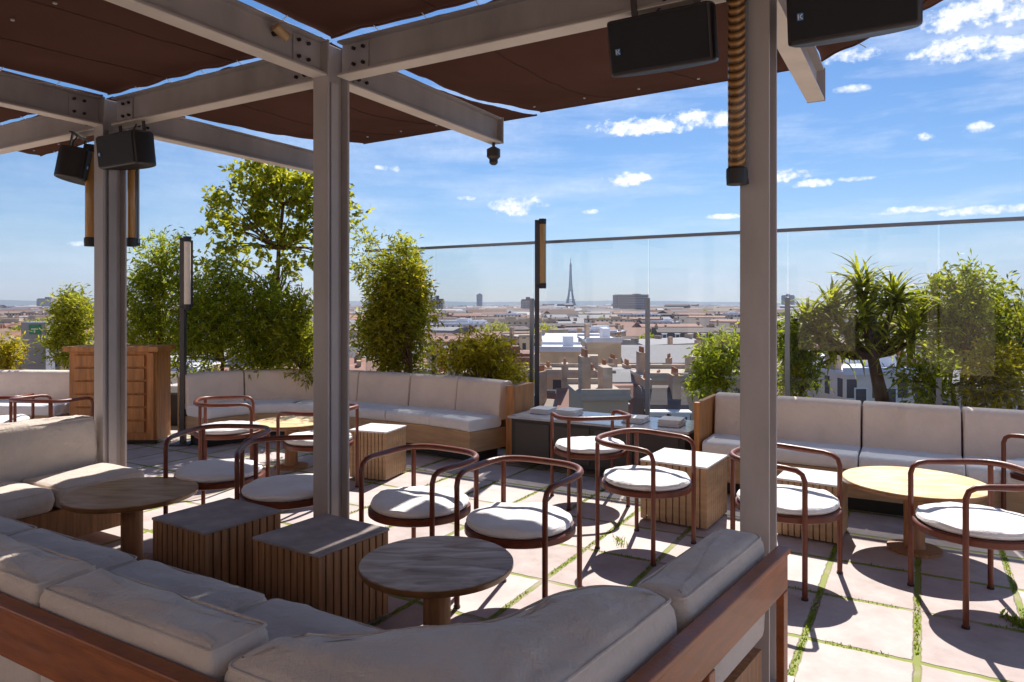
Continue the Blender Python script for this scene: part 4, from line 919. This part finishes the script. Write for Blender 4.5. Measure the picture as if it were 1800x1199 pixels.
for i, (a, b_, py, d, dp, wi, ri, rt_, lb, blank, wn_) in enumerate(named):
    w = (b_-a)*d/F; house(((a+b_)/2-900)*d/F, d+dp/2, w, dp, tz(py, d), R(-3 + i % 3*3), wi, ri, rt_, lb, 'buildings of the city below', 2 if rt_ != 'flat' else 1, BLANK if blank else None, wn_, i)
rg = random.Random(5)
words = ['narrow', 'squat', 'slim', 'small', 'wide', 'plain']
jum = 0
for dd in (64, 76, 88):
    px = 742 + rg.uniform(0, 20)
    while px < 1320:
        w = rg.uniform(4.5, 8.5); wpx = w*F/dd; py = {64: 672, 76: 652, 88: 632}[dd] + rg.uniform(-9, 10); wi, ri = rg.choice([0, 0, 1, 1, 2]), rg.choice([0, 3, 4, 4, 2])
        if not (930 < px+wpx/2 < 1100 and dd == 88):
            house((px+wpx/2-900)*dd/F, dd+rg.uniform(-3, 3), w, rg.uniform(6, 8), tz(py, dd), R(rg.uniform(-25, 25)), wi, ri, rg.choice(['gable', 'mansard', 'flat']) if ri != 2 else 'flat',
              f'{words[jum % 6]} near {WN[wi]} building, {RN[ri]} roof, ' + ('left of the amber pole lamp' if px < 930 else 'right of the amber pole lamp'), 'jumbled small buildings just below the terrace', 1, windows=True, seed=jum)
            jum += 1
        px += wpx*rg.uniform(1.0, 1.35)
rg = random.Random(77); cnt = 0; d = 105.0
while d < 1500 and cnt < 235:
    px = -90 + rg.uniform(-20, 40)
    while px < 1890 and cnt < 235:
        w = rg.uniform(11, 30)*(1+d/1500); wpx = w*F/d; py = HY + 3 + 4700/(d+14)*rg.uniform(.82, 1.18) + (1.5 if d > 800 else 0)
        clash = any(a-10 < px+wpx/2 < b_+10 and abs(d-dd) < 40 for (a, b_, _, dd, *_r) in named)
        vis = 560 < px+wpx < 1900 or px < 320
        if not clash and vis and d > 100:
            wi, ri = rg.choice([0, 0, 1, 1, 2, 3, 4]), rg.choice([0, 0, 1, 1, 2, 3, 3, 3, 4]); rt_ = 'flat' if ri in (2, 4) else rg.choice(['mansard', 'gable'])
            dist = 'middle distance' if d < 320 else 'far in haze'; side = 'left of middle post' if px < 560 else ('between middle and right posts' if px < 1300 else 'right of the right post')
            house((px+wpx/2-900)*d/F, d + rg.uniform(-8, 8), w, rg.uniform(10, 15), min(tz(py, d), -5 - 400/d), R(rg.uniform(-35, 35)), wi, ri, rt_, f'{WN[wi]} building, {RN[ri]} roof, {dist}, {side}', 'buildings of the city below', rg.choice([1, 2, 2, 3]) if d < 500 else rg.choice([0, 1]), seed=cnt)
            cnt += 1
        px += wpx*rg.uniform(.9, 1.5)
    d *= 1.12
# far city, thousands of roofs
b1 = [MB() for _ in range(4)]
fmats = [mat('far_cream', (.30, .235, .19), .9, .2, .02), mat('far_grey', (.13, .12, .14), .8, .2, .02), mat('far_white', (.46, .43, .42), .9, .1, .02), mat('far_brown', (.17, .10, .075), .9, .2, .02)]
for k in range(5200):
    d = math.exp(rg.uniform(math.log(620), math.log(6600))); a = R(rg.uniform(-38, 39)); x, y = d*math.tan(a), d; w = rg.uniform(12, 40)*(1+d/4000); dp = rg.uniform(10, 24)*(1+d/4000); h = rg.uniform(13, 24) + (rg.uniform(3, 9) if rg.random() < .04 and d > 1500 else 0)
    t_ = rg.uniform(-.6, .6); ax = Vector((math.cos(t_), math.sin(t_), 0)); bb = b1[rg.choice([0, 0, 1, 2, 3])]
    bb.box((x, y, GZ+h/2), (w, dp, h), ax)
    ay = Vector((-ax.y, ax.x, 0)); c = Vector((x, y, GZ+h)); rb = b1[rg.choice([1, 1, 2, 3, 3, 3, 0])]
    rb.add([c-ax*w/2-ay*dp/2, c+ax*w/2-ay*dp/2, c+ax*w/2+ay*dp/2, c-ax*w/2+ay*dp/2, c-ax*w/2+Vector((0, 0, 3)), c+ax*w/2+Vector((0, 0, 3))], [(0, 1, 5, 4), (2, 3, 4, 5), (0, 4, 3), (1, 2, 5)])
allv = MB(); me_idx = []
for i, bb in enumerate(b1):
    allv.add(bb.v, bb.f); me_idx += [i]*len(bb.f)
fc = allv.build('distant_city', fmats[0], fixn=False)
for m_ in fmats[1:]: fc.data.materials.append(m_)
if len(fc.data.polygons) == len(me_idx): fc.data.polygons.foreach_set('material_index', me_idx)
tag(fc, 'far-off mass of city roofs fading into the haze', 'city', kind='stuff')
# towers on the skyline
for px, py, d, w, lb in ((843, 518, 3200, 26, 'slim blue tower on the horizon left of the amber pole lamp'), (768, 528, 900, 18, 'squat dark block on the horizon beside the yellowing shrub'), (1385, 520, 2500, 34, 'dark tower on the horizon just right of the right post'), (1487, 525, 2900, 20, 'small far block behind the leaning tree'), (85, 526, 2000, 40, 'pair of far blocks on the horizon left of the left post'), (928, 528, 1300, 26, 'far dark block on the horizon left of the amber pole lamp')):
    r = root('tower_block', lb, 'tower block', ((px-900)*d/F, d, GZ), 'towers on the skyline'); h = tz(py, d) - GZ
    b = MB(); b.box((0, 0, h/2), (w, w, h)); b.build('wall', WALLS[4], r, world=False)
    b = MB(); b.box((0, 0, h+1), (w*.9, w*.9, 2)); b.box((0, 0, h+4), (w*.3, w*.3, 4)); b.build('roof', ROOFS[1], r, world=False)
# iron lattice tower
ex, ey = (1003-900)*4500/F, 4500
et = root('lattice_tower', 'tall tapering iron lattice tower on the horizon', 'tower', (ex, ey, GZ)); EM = mat('iron', (.045, .035, .03), .8)
def half(z): return 40*math.exp(-z/75.0) + 3.6 if z < 276 else 4
levels = [0, 12, 25, 40, 57, 57.5, 75, 95, 115, 116, 140, 165, 190, 215, 240, 262, 276]
for (z0, z1, name) in ((0, 57, 'lower_leg'), (57, 115, 'middle_leg')):
    for sx_ in (-1, 1):
        for sy_ in (-1, 1):
            b = MB(); zs = [z0+(z1-z0)*k/5 for k in range(6)]
            lw = lambda z: 12.5 - 6.5*z/115
            for k in range(5):
                c0, c1 = half(zs[k])-lw(zs[k])/1.0, half(zs[k+1])-lw(zs[k+1])/1.0
                cors0 = [Vector(((c0 + i*lw(zs[k]))*sx_, (c0 + j*lw(zs[k]))*sy_, zs[k])) for i, j in ((0, 0), (1, 0), (1, 1), (0, 1))]
                cors1 = [Vector(((c1 + i*lw(zs[k+1]))*sx_, (c1 + j*lw(zs[k+1]))*sy_, zs[k+1])) for i, j in ((0, 0), (1, 0), (1, 1), (0, 1))]
                for j in range(4):
                    b.tube([cors0[j], cors1[j]], 1.5, 4); b.tube([cors0[j], cors1[(j+1) % 4]], 1.1, 4); b.tube([cors0[(j+1) % 4], cors1[j]], 1.1, 4); b.tube([cors1[j], cors1[(j+1) % 4]], 1.0, 4)
            b.build(name, EM, et, world=False)
for z, s_ in ((57, 28), (115, 16), (276, 8)):
    b = MB(); b.box((0, 0, z+2.5), (s_*2, s_*2, 5)); b.build('platform', EM, et, world=False)
b = MB(); zs = [118+(276-118)*k/14 for k in range(15)]
for k in range(14):
    a0, a1 = half(zs[k]), half(zs[k+1])
    c0 = [Vector((i*a0, j*a0, zs[k])) for i, j in ((-1, -1), (1, -1), (1, 1), (-1, 1))]; c1 = [Vector((i*a1, j*a1, zs[k+1])) for i, j in ((-1, -1), (1, -1), (1, 1), (-1, 1))]
    for j in range(4): b.tube([c0[j], c1[j]], 1.9, 4); b.tube([c0[j], c1[(j+1) % 4]], 1.5, 4); b.tube([c0[(j+1) % 4], c1[j]], 1.5, 4); b.tube([c1[j], c1[(j+1) % 4]], 1.2, 4)
b.build('shaft', EM, et, world=False)
b = MB(); b.lathe((0, 0, 0), [(6, 281), (5, 290), (2.2, 296), (1.6, 324), (.5, 330)], 8); b.build('mast', EM, et, world=False)
# arches between the lower legs
b = MB()
for ax_ in (0, 1):
    for s_ in (-1, 1):
        pts = []
        for k in range(13):
            a = math.pi*k/12; t_ = math.cos(a)*23; z = 12+math.sin(a)*38; o_ = s_*(half(max(z, 1))-1); pts.append((t_, o_, z) if ax_ == 0 else (o_, t_, z))
        b.tube(pts, 1.6, 4)
b.build('arch', EM, et, world=False)
# city trees
rg = random.Random(9)
for i in range(26):
    d = rg.uniform(190, 900); px = rg.choice([rg.uniform(600, 1300), rg.uniform(940, 1080), rg.uniform(1330, 1800), rg.uniform(-20, 160)]); x = (px-900)*d/F; s_ = rg.uniform(4, 7); zc = min(tz(HY+4500/(d+14)*1.1, d), -9)
    r = root('tree', 'green tree among the city roofs ' + ('left of the middle post' if px < 560 else 'between the middle and right posts' if px < 1300 else 'right of the right post'), 'tree', (x, d, GZ), 'trees among the city roofs')
    b = MB(); b.tube([(0, 0, 0), (0, 0, zc-GZ)], [.5, .2], 6); b.build('trunk', M['trunk'], r, world=False)
    b = MB(); rr = random.Random(i)
    for k in range(5): leafset(b, Vector((rr.uniform(-.5, .5)*s_, rr.uniform(-.5, .5)*s_, zc-GZ+rr.uniform(-.4, .3)*s_)), (s_*.6, s_*.6, s_*.45), 110, 5, .7, .5, rr)
    b.build('crown', M['leaf_olive'], r, world=False, fixn=False)

# ================================================================= HAZE
hz = MB(); hz.box((0, 0, (GZ-1+420)/2), (18800, 18800, 420-(GZ-1)))
hm = bpy.data.materials.new('haze'); hm.use_nodes = True; t = hm.node_tree; t.nodes.clear()
pv = N(t, 'ShaderNodeVolumePrincipled'); pv.inputs['Color'].default_value = (.62, .74, 1.0, 1); pv.inputs['Density'].default_value = .00008; pv.inputs['Anisotropy'].default_value = .2
ho = N(t, 'ShaderNodeOutputMaterial'); t.links.new(pv.outputs[0], ho.inputs['Volume'])
h_ = hz.build('haze', hm); tag(h_, 'thin pale summer haze over the distant city', 'haze', kind='stuff')
